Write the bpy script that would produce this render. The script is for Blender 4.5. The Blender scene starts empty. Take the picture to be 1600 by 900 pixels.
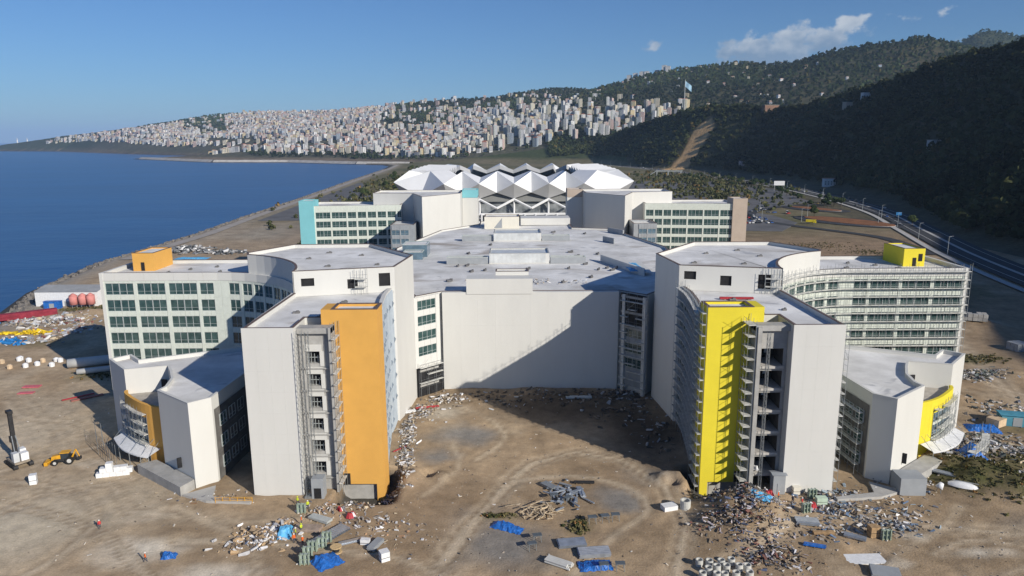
import bpy, bmesh, math, random
import numpy as np
from mathutils import Matrix, Vector
R = math.radians
random.seed(7); np.random.seed(7)
sc = bpy.context.scene
col = sc.collection
# ------------------------------------------------------------------ camera
cam = bpy.data.cameras.new('camera'); camo = bpy.data.objects.new('camera', cam); col.objects.link(camo)
cam.sensor_width = 36; cam.lens = 36 * 1130 / 1600; cam.clip_start = 1; cam.clip_end = 120000
_P = R(11.65); _roll = 0.006; CAMZ = 70.0
_f = Vector((0, math.cos(_P), -math.sin(_P))); _u0 = Vector((0, math.sin(_P), math.cos(_P))); _r0 = Vector((1, 0, 0))
_cx = (_r0 - _roll * _u0).normalized(); _cy = (_u0 + _roll * _r0).normalized()
camo.matrix_world = Matrix(((_cx.x, _cy.x, -_f.x, 0), (_cx.y, _cy.y, -_f.y, 0), (_cx.z, _cy.z, -_f.z, CAMZ), (0, 0, 0, 1)))
sc.camera = camo
# ------------------------------------------------------------------ world, sun, exposure
SUN_EL = R(25.5); SUN_AZ = R(135)                     # behind the camera, from the right
wd = bpy.data.worlds.new('World'); sc.world = wd; wd.use_nodes = True
nt = wd.node_tree; nt.nodes.clear()
def wn(t, **k):
    n = nt.nodes.new(t)
    for a, b in k.items(): setattr(n, a, b)
    return n
def wl(a, b): nt.links.new(a, b)
def wmath(op, a, b=None, c=None):
    n = wn('ShaderNodeMath', operation=op)
    for i, v in enumerate((a, b, c)):
        if v is None: continue
        if isinstance(v, (int, float)): n.inputs[i].default_value = v
        else: wl(v, n.inputs[i])
    return n.outputs[0]
wout = wn('ShaderNodeOutputWorld'); bg = wn('ShaderNodeBackground'); sky = wn('ShaderNodeTexSky', sky_type='NISHITA')
sky.sun_disc = False; sky.sun_elevation = SUN_EL; sky.sun_rotation = SUN_AZ
sky.altitude = 0; sky.air_density = 1.0; sky.dust_density = 0.2; sky.ozone_density = 3.0
bg.inputs['Strength'].default_value = 0.052
tc = wn('ShaderNodeTexCoord'); sx = wn('ShaderNodeSeparateXYZ'); wl(tc.outputs['Generated'], sx.inputs[0])
az = wmath('MULTIPLY', wmath('ARCTAN2', sx.outputs[0], sx.outputs[1]), 57.2958)
el = wmath('MULTIPLY', wmath('ARCSINE', sx.outputs[2]), 57.2958)
cv = wn('ShaderNodeCombineXYZ'); wl(az, cv.inputs[0]); wl(wmath('MULTIPLY', el, 1.35), cv.inputs[1]); cv.inputs[2].default_value = 3.1
nz = wn('ShaderNodeTexNoise'); nz.inputs['Scale'].default_value = 0.62; nz.inputs['Detail'].default_value = 9; nz.inputs['Roughness'].default_value = 0.58
wl(cv.outputs[0], nz.inputs['Vector'])
def bump1(x, c, w):                                    # soft hump of height 1 round c
    return wmath('POWER', 2.718, wmath('MULTIPLY', wmath('POWER', wmath('ABSOLUTE', wmath('DIVIDE', wmath('SUBTRACT', x, c), w)), 2.0), -1.0))
def puff(a, e, wa, we): return wmath('MULTIPLY', bump1(az, a, wa), bump1(el, e, we))
bank = wmath('MULTIPLY', wmath('MULTIPLY', bump1(el, 4.6, 2.0), 0.60), wmath('MULTIPLY', wmath('SMOOTH_MIN', wmath('MAXIMUM', wmath('DIVIDE', wmath('SUBTRACT', az, 13.2), 3.0), 0.0), 1.0, 0.2), 1.0))
cov = bank
for a, e, wa, we, k in ((10.75, 6.75, 1.25, 0.6, .56), (18.0, 6.2, 2.6, 1.0, .55), (21.3, 6.9, 2.2, 1.0, .5), (24.0, 7.6, 1.5, 0.8, .5), (26.8, 7.9, 1.6, 0.6, .45), (30.4, 8.0, 1.4, 0.45, .42), (-25.0, 1.9, .6, .35, .30), (-14.0, 2.35, 1.5, .55, .30), (-18.5, 2.1, 1.2, .4, .24),
                         (-30, 2.0, .8, .3, .2)):
    cov = wmath('ADD', cov, wmath('MULTIPLY', puff(a, e, wa, we), k))
den = wmath('ADD', wmath('MULTIPLY_ADD', nz.outputs['Fac'], 1.6, -.33), cov)
mr = wn('ShaderNodeMapRange', interpolation_type='SMOOTHSTEP'); wl(den, mr.inputs[0])
mr.inputs[1].default_value = 0.82; mr.inputs[2].default_value = 1.1; mr.inputs[3].default_value = 0; mr.inputs[4].default_value = 0.92
# clouds: lit crowns, blue-grey bases
cv2 = wn('ShaderNodeCombineXYZ'); wl(az, cv2.inputs[0]); wl(wmath('MULTIPLY', el, 1.35), cv2.inputs[1]); cv2.inputs[2].default_value = 9.0
nz2 = wn('ShaderNodeTexNoise'); nz2.inputs['Scale'].default_value = 0.55; nz2.inputs['Detail'].default_value = 5; wl(cv2.outputs[0], nz2.inputs['Vector'])
mr2 = wn('ShaderNodeMapRange'); wl(wmath('ADD', wmath('MULTIPLY', el, 0.16), nz2.outputs['Fac']), mr2.inputs[0])
mr2.inputs[1].default_value = 1.42; mr2.inputs[2].default_value = 1.82
cmix = wn('ShaderNodeMix', data_type='RGBA'); wl(mr2.outputs[0], cmix.inputs['Factor'])
cmix.inputs['A'].default_value = (3.6, 5.2, 7.6, 1); cmix.inputs['B'].default_value = (10.0, 10.8, 11.8, 1)
smix = wn('ShaderNodeMix', data_type='RGBA'); wl(mr.outputs[0], smix.inputs['Factor']); skm = wn('ShaderNodeMix', data_type='RGBA', blend_type='MULTIPLY'); skm.inputs['Factor'].default_value = 1; skm.inputs['B'].default_value = (.67, 1.02, 1.5, 1); wl(sky.outputs[0], skm.inputs['A']); wl(skm.outputs['Result'], smix.inputs['A']); wl(cmix.outputs['Result'], smix.inputs['B'])
wl(smix.outputs['Result'], bg.inputs['Color']); wl(bg.outputs[0], wout.inputs[0])
sl = bpy.data.lights.new('sun', 'SUN'); sl.energy = 5.0; sl.angle = R(0.53); sl.color = (1.0, 0.93, 0.82)
slo = bpy.data.objects.new('sun', sl); col.objects.link(slo)
sdir = Vector((math.sin(SUN_AZ) * math.cos(SUN_EL), math.cos(SUN_AZ) * math.cos(SUN_EL), math.sin(SUN_EL)))
slo.rotation_euler = sdir.to_track_quat('Z', 'Y').to_euler(); slo.location = (300, -300, 400)
vs = sc.view_settings; vs.view_transform = 'Standard'; vs.look = 'None'; vs.gamma = 1; vs.exposure = 0.12
try: vs.use_curve_mapping = False
except Exception: pass
sc.cycles.use_denoising = True
sc.cycles.max_bounces = 6; sc.cycles.volume_bounces = 1; sc.cycles.transparent_max_bounces = 8
sc.cycles.sample_clamp_indirect = 4
# ------------------------------------------------------------------ helpers
def pr(X, Y, Z):                                       # world -> photograph pixel, only used to choose what is big enough to single out
    z = Z - CAMZ; d = Y * math.cos(_P) - z * math.sin(_P); u = Y * math.sin(_P) + z * math.cos(_P)
    x2 = 1130 * X / d; y2 = -1130 * u / d
    return 800 + x2 + _roll * y2, 450 + y2 - _roll * x2
MATS = {}
def M(name, c, rough=0.85, var=0.15, scale=0.4, spec=0.25, metal=0.0, bump=0.0, bscale=3.0, rand=0.0, c2=None, stretch=(1, 1, 1)):
    if name in MATS: return MATS[name]
    m = bpy.data.materials.new(name); MATS[name] = m; m.use_nodes = True
    t = m.node_tree; b = t.nodes['Principled BSDF']
    b.inputs['Roughness'].default_value = rough; b.inputs['Specular IOR Level'].default_value = spec; b.inputs['Metallic'].default_value = metal
    g = t.nodes.new('ShaderNodeNewGeometry'); mp = t.nodes.new('ShaderNodeVectorMath'); mp.operation = 'MULTIPLY'; mp.inputs[1].default_value = stretch
    t.links.new(g.outputs['Position'], mp.inputs[0])
    n = t.nodes.new('ShaderNodeTexNoise'); n.inputs['Scale'].default_value = scale; n.inputs['Detail'].default_value = 6; n.inputs['Roughness'].default_value = .62
    t.links.new(mp.outputs[0], n.inputs['Vector'])
    r = t.nodes.new('ShaderNodeValToRGB'); r.color_ramp.elements[0].position = .3; r.color_ramp.elements[1].position = .7
    if c2 is None:
        r.color_ramp.elements[0].color = [x * (1 - var) for x in c] + [1]; r.color_ramp.elements[1].color = [min(1, x * (1 + var)) for x in c] + [1]
    else:
        r.color_ramp.elements[0].color = list(c) + [1]; r.color_ramp.elements[1].color = list(c2) + [1]
    t.links.new(n.outputs['Fac'], r.inputs[0]); out = r.outputs[0]
    if rand:
        oi = t.nodes.new('ShaderNodeObjectInfo'); hs = t.nodes.new('ShaderNodeHueSaturation')
        q = t.nodes.new('ShaderNodeMapRange'); q.inputs[3].default_value = 1 - rand; q.inputs[4].default_value = 1 + rand
        t.links.new(oi.outputs['Random'], q.inputs[0]); t.links.new(q.outputs[0], hs.inputs['Value']); t.links.new(out, hs.inputs['Color']); out = hs.outputs[0]
    t.links.new(out, b.inputs['Base Color'])
    if bump:
        n2 = t.nodes.new('ShaderNodeTexNoise'); n2.inputs['Scale'].default_value = bscale; n2.inputs['Detail'].default_value = 5
        t.links.new(g.outputs['Position'], n2.inputs['Vector'])
        bm_ = t.nodes.new('ShaderNodeBump'); bm_.inputs['Strength'].default_value = bump; bm_.inputs['Distance'].default_value = .3
        t.links.new(n2.outputs['Fac'], bm_.inputs['Height']); t.links.new(bm_.outputs[0], b.inputs['Normal'])
    return m
WM = {}
def wmat(o): return WM[o.name]
class MB:
    def __init__(s): s.v = []; s.f = []; s.m = []
    def add(s, vs, fs, mi=0):
        k = len(s.v); s.v += [tuple(p) for p in vs]; s.f += [tuple(k + i for i in f) for f in fs]; s.m += [mi] * len(fs); return s
    def quad(s, a, b, c, d, mi=0): return s.add((a, b, c, d), ((0, 1, 2, 3),), mi)
    def box(s, c, d, rz=0.0, mi=0, M4=None):
        x, y, z = d[0] / 2, d[1] / 2, d[2] / 2; cs, sn = math.cos(rz), math.sin(rz); V = []
        for px, py, pz in ((-x, -y, -z), (x, -y, -z), (x, y, -z), (-x, y, -z), (-x, -y, z), (x, -y, z), (x, y, z), (-x, y, z)):
            V.append((c[0] + px * cs - py * sn, c[1] + px * sn + py * cs, c[2] + pz))
        if M4 is not None: V = [tuple(M4 @ Vector(p)) for p in V]
        return s.add(V, ((0, 3, 2, 1), (4, 5, 6, 7), (0, 1, 5, 4), (1, 2, 6, 5), (2, 3, 7, 6), (3, 0, 4, 7)), mi)
    def span(s, x0, x1, y0, y1, z0, z1, mi=0): return s.box(((x0 + x1) / 2, (y0 + y1) / 2, (z0 + z1) / 2), (x1 - x0, y1 - y0, z1 - z0), 0, mi)
    def tube(s, a, b, r0, r1=None, n=6, mi=0):
        a = Vector(a); b = Vector(b); r1 = r0 if r1 is None else r1; d = (b - a).normalized()
        p = d.orthogonal().normalized(); q = d.cross(p); V = []
        for c, r in ((a, r0), (b, r1)):
            for i in range(n):
                t = 2 * math.pi * i / n; V.append(c + (p * math.cos(t) + q * math.sin(t)) * r)
        F = [(i, (i + 1) % n, n + (i + 1) % n, n + i) for i in range(n)] + [tuple(range(n - 1, -1, -1)), tuple(range(n, 2 * n))]
        return s.add(V, F, mi)
    def prism(s, poly, z0, z1, mi=0, top=True, bot=False):
        a = sum(poly[i][0] * poly[(i + 1) % len(poly)][1] - poly[(i + 1) % len(poly)][0] * poly[i][1] for i in range(len(poly)))
        if a < 0: poly = poly[::-1]
        n = len(poly); V = [(p[0], p[1], z0) for p in poly] + [(p[0], p[1], z1) for p in poly]
        F = [(i, (i + 1) % n, n + (i + 1) % n, n + i) for i in range(n)]
        if top: F.append(tuple(range(n, 2 * n)))
        if bot: F.append(tuple(range(n - 1, -1, -1)))
        return s.add(V, F, mi)
    def mesh(s, name, mats, smooth=False):
        me = bpy.data.meshes.new(name); me.from_pydata(s.v, [], s.f)
        for m in (mats if isinstance(mats, (list, tuple)) else [mats]): me.materials.append(m)
        if any(s.m): me.polygons.foreach_set('material_index', s.m)
        if smooth: me.polygons.foreach_set('use_smooth', [True] * len(s.f))
        me.update(); return me
    def build(s, name, mats, parent=None, origin=None, smooth=False):
        if origin is None:
            if parent is not None: origin = wmat(parent).translation
            else:
                a = np.array(s.v); origin = ((a[:, 0].min() + a[:, 0].max()) / 2, (a[:, 1].min() + a[:, 1].max()) / 2, a[:, 2].min())
        ox, oy, oz = origin; s.v = [(x - ox, y - oy, z - oz) for x, y, z in s.v]
        return add(name, s.mesh(name, mats, smooth), parent, Matrix.Translation(Vector(origin)))
def add(name, me, parent=None, m4=None):
    o = bpy.data.objects.new(name, me); col.objects.link(o); m4 = Matrix.Identity(4) if m4 is None else m4
    if parent is not None: o.parent = parent; o.matrix_local = wmat(parent).inverted() @ m4
    else: o.matrix_local = m4
    WM[o.name] = m4.copy(); return o
def tag(o, label=None, cat=None, group=None, kind=None):
    if label: o['label'] = label
    if cat: o['category'] = cat
    if group: o['group'] = group
    if kind: o['kind'] = kind
    return o
def thing(name, label, cat, loc=(0, 0, 0), rz=0.0, group=None):
    o = add(name, None, None, Matrix.Translation(Vector(loc)) @ Matrix.Rotation(rz, 4, 'Z')); o.empty_display_size = .5
    return tag(o, label, cat, group)
def recolor(o, m):                                      # object-level first material
    o.material_slots[0].link = 'OBJECT'; o.material_slots[0].material = m
def copy_tree(o, m4=None, parent=None):
    c = o.copy(); col.objects.link(c)
    if parent is not None: c.parent = parent; WM[c.name] = wmat(parent) @ o.matrix_local
    else: c.matrix_local = m4; WM[c.name] = m4.copy()
    for ch in list(o.children): copy_tree(ch, None, c)
    return c
def frame_m(p, t):                                      # x along t, z up, y inward
    t = Vector((t[0], t[1], 0)).normalized(); y = Vector((0, 0, 1)).cross(t)
    return Matrix(((t.x, y.x, 0, p[0]), (t.y, y.y, 0, p[1]), (0, 0, 1, p[2]), (0, 0, 0, 1)))
class Path:
    def __init__(s, pts):
        s.p = [Vector((a[0], a[1])) for a in pts]; s.d = [0.0]
        for a, b in zip(s.p, s.p[1:]): s.d.append(s.d[-1] + (b - a).length)
        s.L = s.d[-1]
    def at(s, t):
        t = max(0, min(s.L, t))
        for i in range(len(s.p) - 1):
            if t <= s.d[i + 1] or i == len(s.p) - 2:
                w = (t - s.d[i]) / max(1e-9, s.d[i + 1] - s.d[i]); return s.p[i].lerp(s.p[i + 1], w)
    def off(s, k):                                       # shifted inward (left of travel) by k
        out = []
        for i, q in enumerate(s.p):
            a = s.p[max(0, i - 1)]; b = s.p[min(len(s.p) - 1, i + 1)]; t = (b - a).normalized(); out.append((q.x - t.y * k, q.y + t.x * k))
        return out
# ------------------------------------------------------------------ materials
WHITE = M('white_cladding', (.60, .598, .572), .6, .03, .25, .3, stretch=(1, 1, .25), bump=.02, bscale=1)
OFFW = M('off_white_spandrel', (.60, .64, .58), .35, .07, .8, .45)
CREAM = M('cream_render', (.70, .67, .58), .8, .05, .3)
ROOF = M('roof_membrane', (.50, .495, .48), .9, .2, .09, .15, bump=.12, bscale=.8, c2=(.82, .82, .81))
def add_stains(m):                                     # brownish ponding stains of their own shape on the flat roofs
    t = m.node_tree; b = t.nodes['Principled BSDF']; src = b.inputs['Base Color'].links[0].from_socket
    g = t.nodes.new('ShaderNodeNewGeometry')
    for sc_, lo, hi, c in ((.045, .60, .72, (.30, .26, .22, 1)), (.11, .62, .70, (.36, .37, .39, 1))):
        v = t.nodes.new('ShaderNodeVectorMath'); v.operation = 'MULTIPLY'; v.inputs[1].default_value = (1, 1.6, 1); t.links.new(g.outputs['Position'], v.inputs[0])
        n = t.nodes.new('ShaderNodeTexNoise'); n.inputs['Scale'].default_value = sc_; n.inputs['Detail'].default_value = 4; n.inputs['Distortion'].default_value = .6; t.links.new(v.outputs[0], n.inputs['Vector'])
        q = t.nodes.new('ShaderNodeMapRange'); q.inputs[1].default_value = lo; q.inputs[2].default_value = hi; q.inputs[4].default_value = .75; t.links.new(n.outputs['Fac'], q.inputs[0])
        x = t.nodes.new('ShaderNodeMix'); x.data_type = 'RGBA'; t.links.new(q.outputs[0], x.inputs['Factor']); t.links.new(src, x.inputs['A']); x.inputs['B'].default_value = c; src = x.outputs['Result']
    t.links.new(src, b.inputs['Base Color'])
add_stains(ROOF)
COPE = M('coping_brown', (.13, .095, .085), .7, .25, 1)
GREYW = M('grey_wall', (.30, .32, .34), .8, .1, .4)
CONC = M('concrete', (.36, .355, .34), .9, .18, .5, bump=.1)
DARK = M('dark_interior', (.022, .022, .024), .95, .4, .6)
GLASS = M('window_glass', (.018, .045, .045), .1, .6, .45, .65, c2=(.07, .12, .115), bump=.05, bscale=1.2)
GLASSB = M('blue_glass', (.10, .16, .21), .12, .3, .5, .6)
ALU = M('aluminium', (.52, .56, .56), .45, .1, 1, .5, .3)
ORANGE = M('orange_render', (.66, .36, .085), .8, .05, .3)
YELLOW = M('yellow_render', (.72, .60, .04), .75, .05, .3)
TEAL = M('teal_render', (.20, .50, .55), .75, .05, .3)
TAUPE = M('taupe_render', (.42, .35, .29), .8, .06, .3)
INSUL = M('blue_grey_insulation', (.38, .45, .52), .8, .2, .35, c2=(.52, .59, .65))
STEEL = M('scaffold_steel', (.30, .32, .33), .5, .2, 2, .5, .5)
PLANK = M('scaffold_deck', (.55, .55, .52), .8, .25, .7)
TARP = M('blue_tarp', (.02, .13, .45), .45, .35, 1.2, .4, bump=.5, bscale=2)
TARPL = M('light_blue_tarp', (.10, .38, .66), .5, .3, 1.2, .4, bump=.5, bscale=2)
RED = M('red_steel', (.42, .04, .05), .6, .25, 1)
TIMBER = M('timber', (.36, .24, .13), .85, .3, 1.5)
SHEETM = M('galvanised_sheet', (.40, .44, .50), .38, .2, .8, .5, .6)
WPLAS = M('white_plastic', (.72, .73, .74), .6, .12, 1.5)
BRICKM = M('brick_red', (.34, .14, .09), .9, .25, 1)
TYRE = M('tyre_rubber', (.02, .02, .02), .9, .2, 2)
BLACKM = M('black_steel', (.03, .03, .032), .55, .3, 2)
MACHY = M('machine_yellow', (.62, .32, .02), .5, .15, 1, .4)
GREENP = M('pallet_green', (.27, .33, .26), .8, .25, 1.5)
EARTH = M('earth', (.20, .145, .095), 1, .3, .5, .1, bump=.5, bscale=2, c2=(.32, .25, .18))
RUBB = M('rubble', (.26, .23, .20), 1, .3, 1.2, .1, rand=.3, c2=(.46, .43, .40))
ASPH = M('asphalt', (.052, .053, .056), .9, .2, .2, .2, bump=.1)
KERB = M('kerb_concrete', (.42, .41, .39), .9, .12, .5)
BARK = M('bark', (.09, .065, .045), .95, .3, 3)
# ================================================================== terrain
_tab = np.random.RandomState(11).rand(256, 256)
def vnoise(x, y):
    xi = np.floor(x).astype(int); yi = np.floor(y).astype(int); fx = x - xi; fy = y - yi
    fx = fx * fx * (3 - 2 * fx); fy = fy * fy * (3 - 2 * fy)
    g = lambda a, b: _tab[a % 256, b % 256]
    return (g(xi, yi) * (1 - fx) + g(xi + 1, yi) * fx) * (1 - fy) + (g(xi, yi + 1) * (1 - fx) + g(xi + 1, yi + 1) * fx) * fy
def fbm(x, y, s, o=5, k=.5):
    a = 1.0; t = 0.0; n = 0.0
    for i in range(o):
        t = t + a * (vnoise(x / s + 17.3 * i, y / s - 9.1 * i) - .5); n += a; a *= k; s *= .5
    return t / n
def seg_d(x, y, a, b):
    dx, dy = b[0] - a[0], b[1] - a[1]; L = dx * dx + dy * dy
    t = np.clip(((x - a[0]) * dx + (y - a[1]) * dy) / L, 0, 1)
    return np.hypot(x - a[0] - t * dx, y - a[1] - t * dy), t, (dx * (y - a[1]) - dy * (x - a[0]))
def poly_d(x, y, pts):
    d = np.full(np.shape(x), 1e9)
    for a, b in zip(pts, pts[1:]): d = np.minimum(d, seg_d(x, y, a, b)[0])
    return d
def inside(x, y, poly):
    r = np.zeros(np.shape(x), bool); n = len(poly)
    for i in range(n):
        (x1, y1), (x2, y2) = poly[i], poly[(i + 1) % n]
        if y1 == y2: continue
        r ^= ((y1 > y) != (y2 > y)) & (x < (x2 - x1) * (y - y1) / (y2 - y1) + x1)
    return r
COAST = [(-150, -600), (-165, 100), (-190, 200), (-211, 290), (-236, 356), (-248, 429), (-247, 551), (-256, 689), (-266, 917), (-287, 1262), (-313, 1798), (-335, 2060), (-372, 2180), (-468, 2244),
         (-757, 2488), (-1039, 2543), (-1562, 3072), (-1600, 3120), (-1480, 3200), (-1180, 3230), (-1250, 3450), (-1620, 3720), (-2271, 4361), (-3475, 5700), (-4050, 5950), (-4700, 6150), (-5400, 7600)]
LAND = COAST + [(-5600, 15000), (9000, 15000), (9000, -600)]
RIDGES = [  # crest points (x, y, z), width on the sea side, width behind
    ([(-4700, 6700, 25), (-4227, 6600, 50), (-3533, 6300, 138), (-2971, 6000, 178), (-2498, 5700, 216), (-2258, 5600, 250), (-1884, 5500, 272), (-1496, 5300, 262), (-1024, 5000, 256), (-719, 4700, 272), (-408, 4400, 284)], 1750, 3000, .8),
    ([(-408, 4400, 284), (-214, 4300, 303), (7, 4200, 327), (217, 4100, 347), (365, 4000, 342), (456, 3900, 319), (542, 3800, 330), (619, 3600, 355), (720, 3500, 376), (873, 3400, 385), (1043, 3300, 388), (1128, 3300, 374), (1228, 3200, 379), (1318, 3100, 407), (1426, 3000, 419), (1572, 2900, 434), (1722, 2900, 405), (1976, 2900, 345), (2600, 2700, 300)], 1500, 2500, 1.0),
    ([(2300, 4900, 480), (2692, 4800, 590), (2849, 4800, 643), (2940, 4700, 698), (3116, 4600, 640), (3421, 4600, 672), (4600, 4300, 500)], 1900, 3000, 1.0),
    ([(123, 2750, 4), (220, 2500, 42), (314, 2250, 78), (374, 2050, 106), (428, 1900, 132), (466, 1800, 140), (519, 1720, 140), (580, 1640, 132), (610, 1540, 136), (631, 1440, 148), (661, 1330, 160), (672, 1230, 172), (673, 1160, 181), (675, 1100, 184), (680, 1000, 184), (690, 750, 188), (656, 494, 190), (614, 262, 200), (500, 0, 206), (380, -250, 196), (200, -600, 150)], 0, 1500, 1.0)]
def ridge_w(k, y):
    if k != 3: return RIDGES[k][1]
    return np.interp(y, [-250, 0, 262, 494, 1000, 1230, 1440, 1700, 1900, 2250, 2750], [300, 300, 330, 330, 225, 205, 180, 130, 140, 120, 60])
def hz(x, y):
    x = np.asarray(x, float); y = np.asarray(y, float)
    dc = poly_d(x, y, COAST); ins = inside(x, y, LAND); sd = np.where(ins, dc, -dc)
    edge = 8 + 10 * np.clip((y - 1500) / 2000, 0, 1)
    base = np.clip(sd / edge * 2.2 - 2.2, -7, 0) + np.clip((sd - 40) / 3000, 0, 1) * 6 * np.clip((y - 1300) / 1200, 0, 1)
    h = np.zeros_like(x)
    for k, (pts, wf, wb, pw) in enumerate(RIDGES):
        bd = np.full(x.shape, 1e12); bz = np.zeros_like(x); bf = np.zeros(x.shape, bool); by = np.zeros_like(x)
        for a, b in zip(pts, pts[1:]):
            d, t, side = seg_d(x, y, a, b); m = d < bd
            bd = np.where(m, d, bd); bz = np.where(m, a[2] + t * (b[2] - a[2]), bz); bf = np.where(m, side < 0, bf); by = np.where(m, a[1] + t * (b[1] - a[1]), by)
        w = np.where(bf, ridge_w(k, by), wb); q = np.clip(1 - bd / w, 0, 1)
        best = bz * np.where(bf, q ** (1.05 if k == 3 else 1.15), q ** .6)
        if k < 3: best = best + best / 300 * 60 * fbm(x, y, 700, 5, .55) * np.clip((y - 2500) / 1500, 0, 1)
        else: best = best + np.clip(best, 0, 120) / 120 * 26 * fbm(x, y, 150, 4, .55)
        h = np.maximum(h, best)
    land = base + np.maximum(h, 0) * np.clip(sd / 200, 0, 1)
    return np.where(ins, land, base)
def hz1(x, y): return float(hz(np.array([x]), np.array([y]))[0])
# ---- the building site: small relief, heaps and pits (x, y, radius, height)
HEAPS = [(-31, 172, 2.6, 1.3), (-29, 163, 2.2, 1.0), (-21, 142.5, 2.6, .9), (-15, 141.5, 2.2, 1.0), (36, 139, 4, 1.5), (43, 126.5, 7, 2.8), (39, 122.5, 6, 1.6), (47, 124, 5, 1.8), (31.5, 140.5, 2.6, 1.0), (96, 141, 8, 2.6), (101, 134, 9, 2.4), (109, 128, 6, 1.5), (92, 150, 5, 1.6),
         (-175, 288, 10, 2), (-160, 262, 9, 1.4), (-207, 420, 12, 4), (-190, 450, 14, 3), (190, 500, 12, 4), (214, 480, 9, 2.5), (150, 280, 9, 2.5), (172, 262, 12, 2.5), (148, 205, 7, 1.6), (120, 185, 6, 1.2), (-12, 189, 9, .8), (8, 190, 10, 1.0), (22, 188, 8, 1.0)]
PITS = [(-18, 143.5, 1.7, 1.5), (33.5, 138.6, 1.7, 1.7), (-33, 158, 1.5, .8), (60, 112, 3, .8)]
def smooth_path0(p):
    q = []
    for i in range(len(p) - 1):
        a, b = p[max(0, i - 1)], p[min(len(p) - 1, i + 2)]
        for k in range(4):
            t = k / 4; q.append(tuple(.5 * (2 * p[i][c] + (p[i + 1][c] - a[c]) * t + (2 * a[c] - 5 * p[i][c] + 4 * p[i + 1][c] - b[c]) * t * t + (3 * p[i][c] - a[c] - 3 * p[i + 1][c] + b[c]) * t ** 3) for c in (0, 1)))
    return q + [p[-1]]
def site(x, y, z):
    m = np.clip((y - 60) / 20, 0, 1) * np.clip((430 - y) / 60, 0, 1) * np.clip((300 - x) / 60, 0, 1) * np.clip((z + 1.2) / 1.0, 0, 1)
    r = .9 * fbm(x, y, 60, 5, .6) + .8 * np.abs(fbm(x, y, 9, 5, .65))
    for hx, hy, rr, hh in HEAPS:
        d = np.hypot(x - hx, y - hy) / rr; r = r + hh * np.exp(-d * d * 1.2) * (1 + 1.1 * fbm(x + hx, y, 3.5, 3))
    for hx, hy, rr, hh in PITS:
        d = np.hypot(x - hx, y - hy) / rr; r = r - hh * np.exp(-d ** 4)
    for sx in (-1, 1):
        u = np.abs(x - 6) ; q = np.clip((u - 29.5) / 1.2, 0, 1) * np.clip((42 - u) / 1.2, 0, 1) * np.clip((y - 130.5) / 2.5, 0, 1) * np.clip((147 - y) / 2, 0, 1) * (np.sign(x - 6) == sx); r = r - 3.6 * q
    for tr, w, k in TRACKS:
        d = poly_d(x, y, tr); r = r - .25 * np.exp(-(np.abs(np.abs(d) - 1.1) / .45) ** 2) * k
    return z + m * (r - .05)
TRACKS = [([(-20, 96), (-13, 108), (-8, 122), (-2, 137), (4, 148), (14, 154), (24, 150), (31, 136), (32, 122), (27, 108), (26, 96)], 2.6, 1.0),
          ([(-60, 118), (-40, 116), (-20, 112), (-2, 101), (6, 94)], 2.0, .8), ([(-120, 100), (-104, 118), (-96, 135), (-112, 168), (-150, 205), (-190, 235)], 5, .6),
          ([(-96, 135), (-84, 140), (-74, 128), (-50, 124), (-38, 125)], 3, .6), ([(-112, 168), (-105, 158), (-92, 150), (-80, 142)], 2.5, .5),
          ([(118, 105), (112, 122), (116, 140), (128, 160), (138, 190), (150, 230), (168, 280), (190, 330)], 4, .8), ([(112, 122), (90, 118), (70, 122), (58, 128), (40, 112), (28, 104)], 3, .8),
          ([(-150, 205), (-150, 250), (-190, 300), (-215, 380)], 4, .5), ([(-205, 430), (-180, 480), (-200, 560), (-215, 700)], 5, .5)]
for _tr, _k in (([(-128, 130), (-108, 132), (-90, 128), (-72, 118), (-58, 104), (-52, 94)], .8), ([(-118, 142), (-100, 140), (-86, 134), (-78, 122), (-80, 108), (-90, 96)], .7), ([(-96, 160), (-108, 150), (-118, 136), (-120, 118)], .6), ([(-140, 190), (-128, 178), (-112, 174), (-104, 166)], .6), ([(-66, 130), (-54, 122), (-44, 112), (-40, 98)], .6), ([(-8, 150), (-2, 162), (-6, 174), (-14, 182)], .7), ([(0, 140), (12, 142), (22, 138), (26, 128), (18, 118), (8, 104), (4, 95)], .7), ([(-18, 134), (-12, 146), (-14, 158)], .6), ([(130, 110), (116, 114), (98, 112), (82, 116), (72, 112)], .8), ([(126, 128), (108, 120), (90, 110), (76, 104)], .7), ([(128, 96), (122, 116), (126, 136), (138, 152)], .8), ([(150, 180), (138, 196), (140, 220), (156, 250)], .6), ([(86, 128), (78, 120), (66, 112), (58, 102)], .5)): TRACKS.append((smooth_path0(_tr), 1.7, _k))
def grid_mesh(name, xs, ys, zf, mats, keep=None, colf=None, smooth=True):
    X, Y = np.meshgrid(xs, ys); Z = zf(X.ravel(), Y.ravel()); V = np.column_stack((X.ravel(), Y.ravel(), Z)); nx, ny = len(xs), len(ys)
    i, j = np.meshgrid(np.arange(nx - 1), np.arange(ny - 1)); k = (j * nx + i).ravel(); F = np.column_stack((k, k + 1, k + nx + 1, k + nx))
    if keep is not None:
        cxy = V[F].mean(axis=1); F = F[keep(cxy[:, 0], cxy[:, 1])]
    me = np_mesh(name, V, F, mats, smooth)
    if colf is not None: set_col(me, colf(V[:, 0], V[:, 1], V[:, 2]))
    return me
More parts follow.
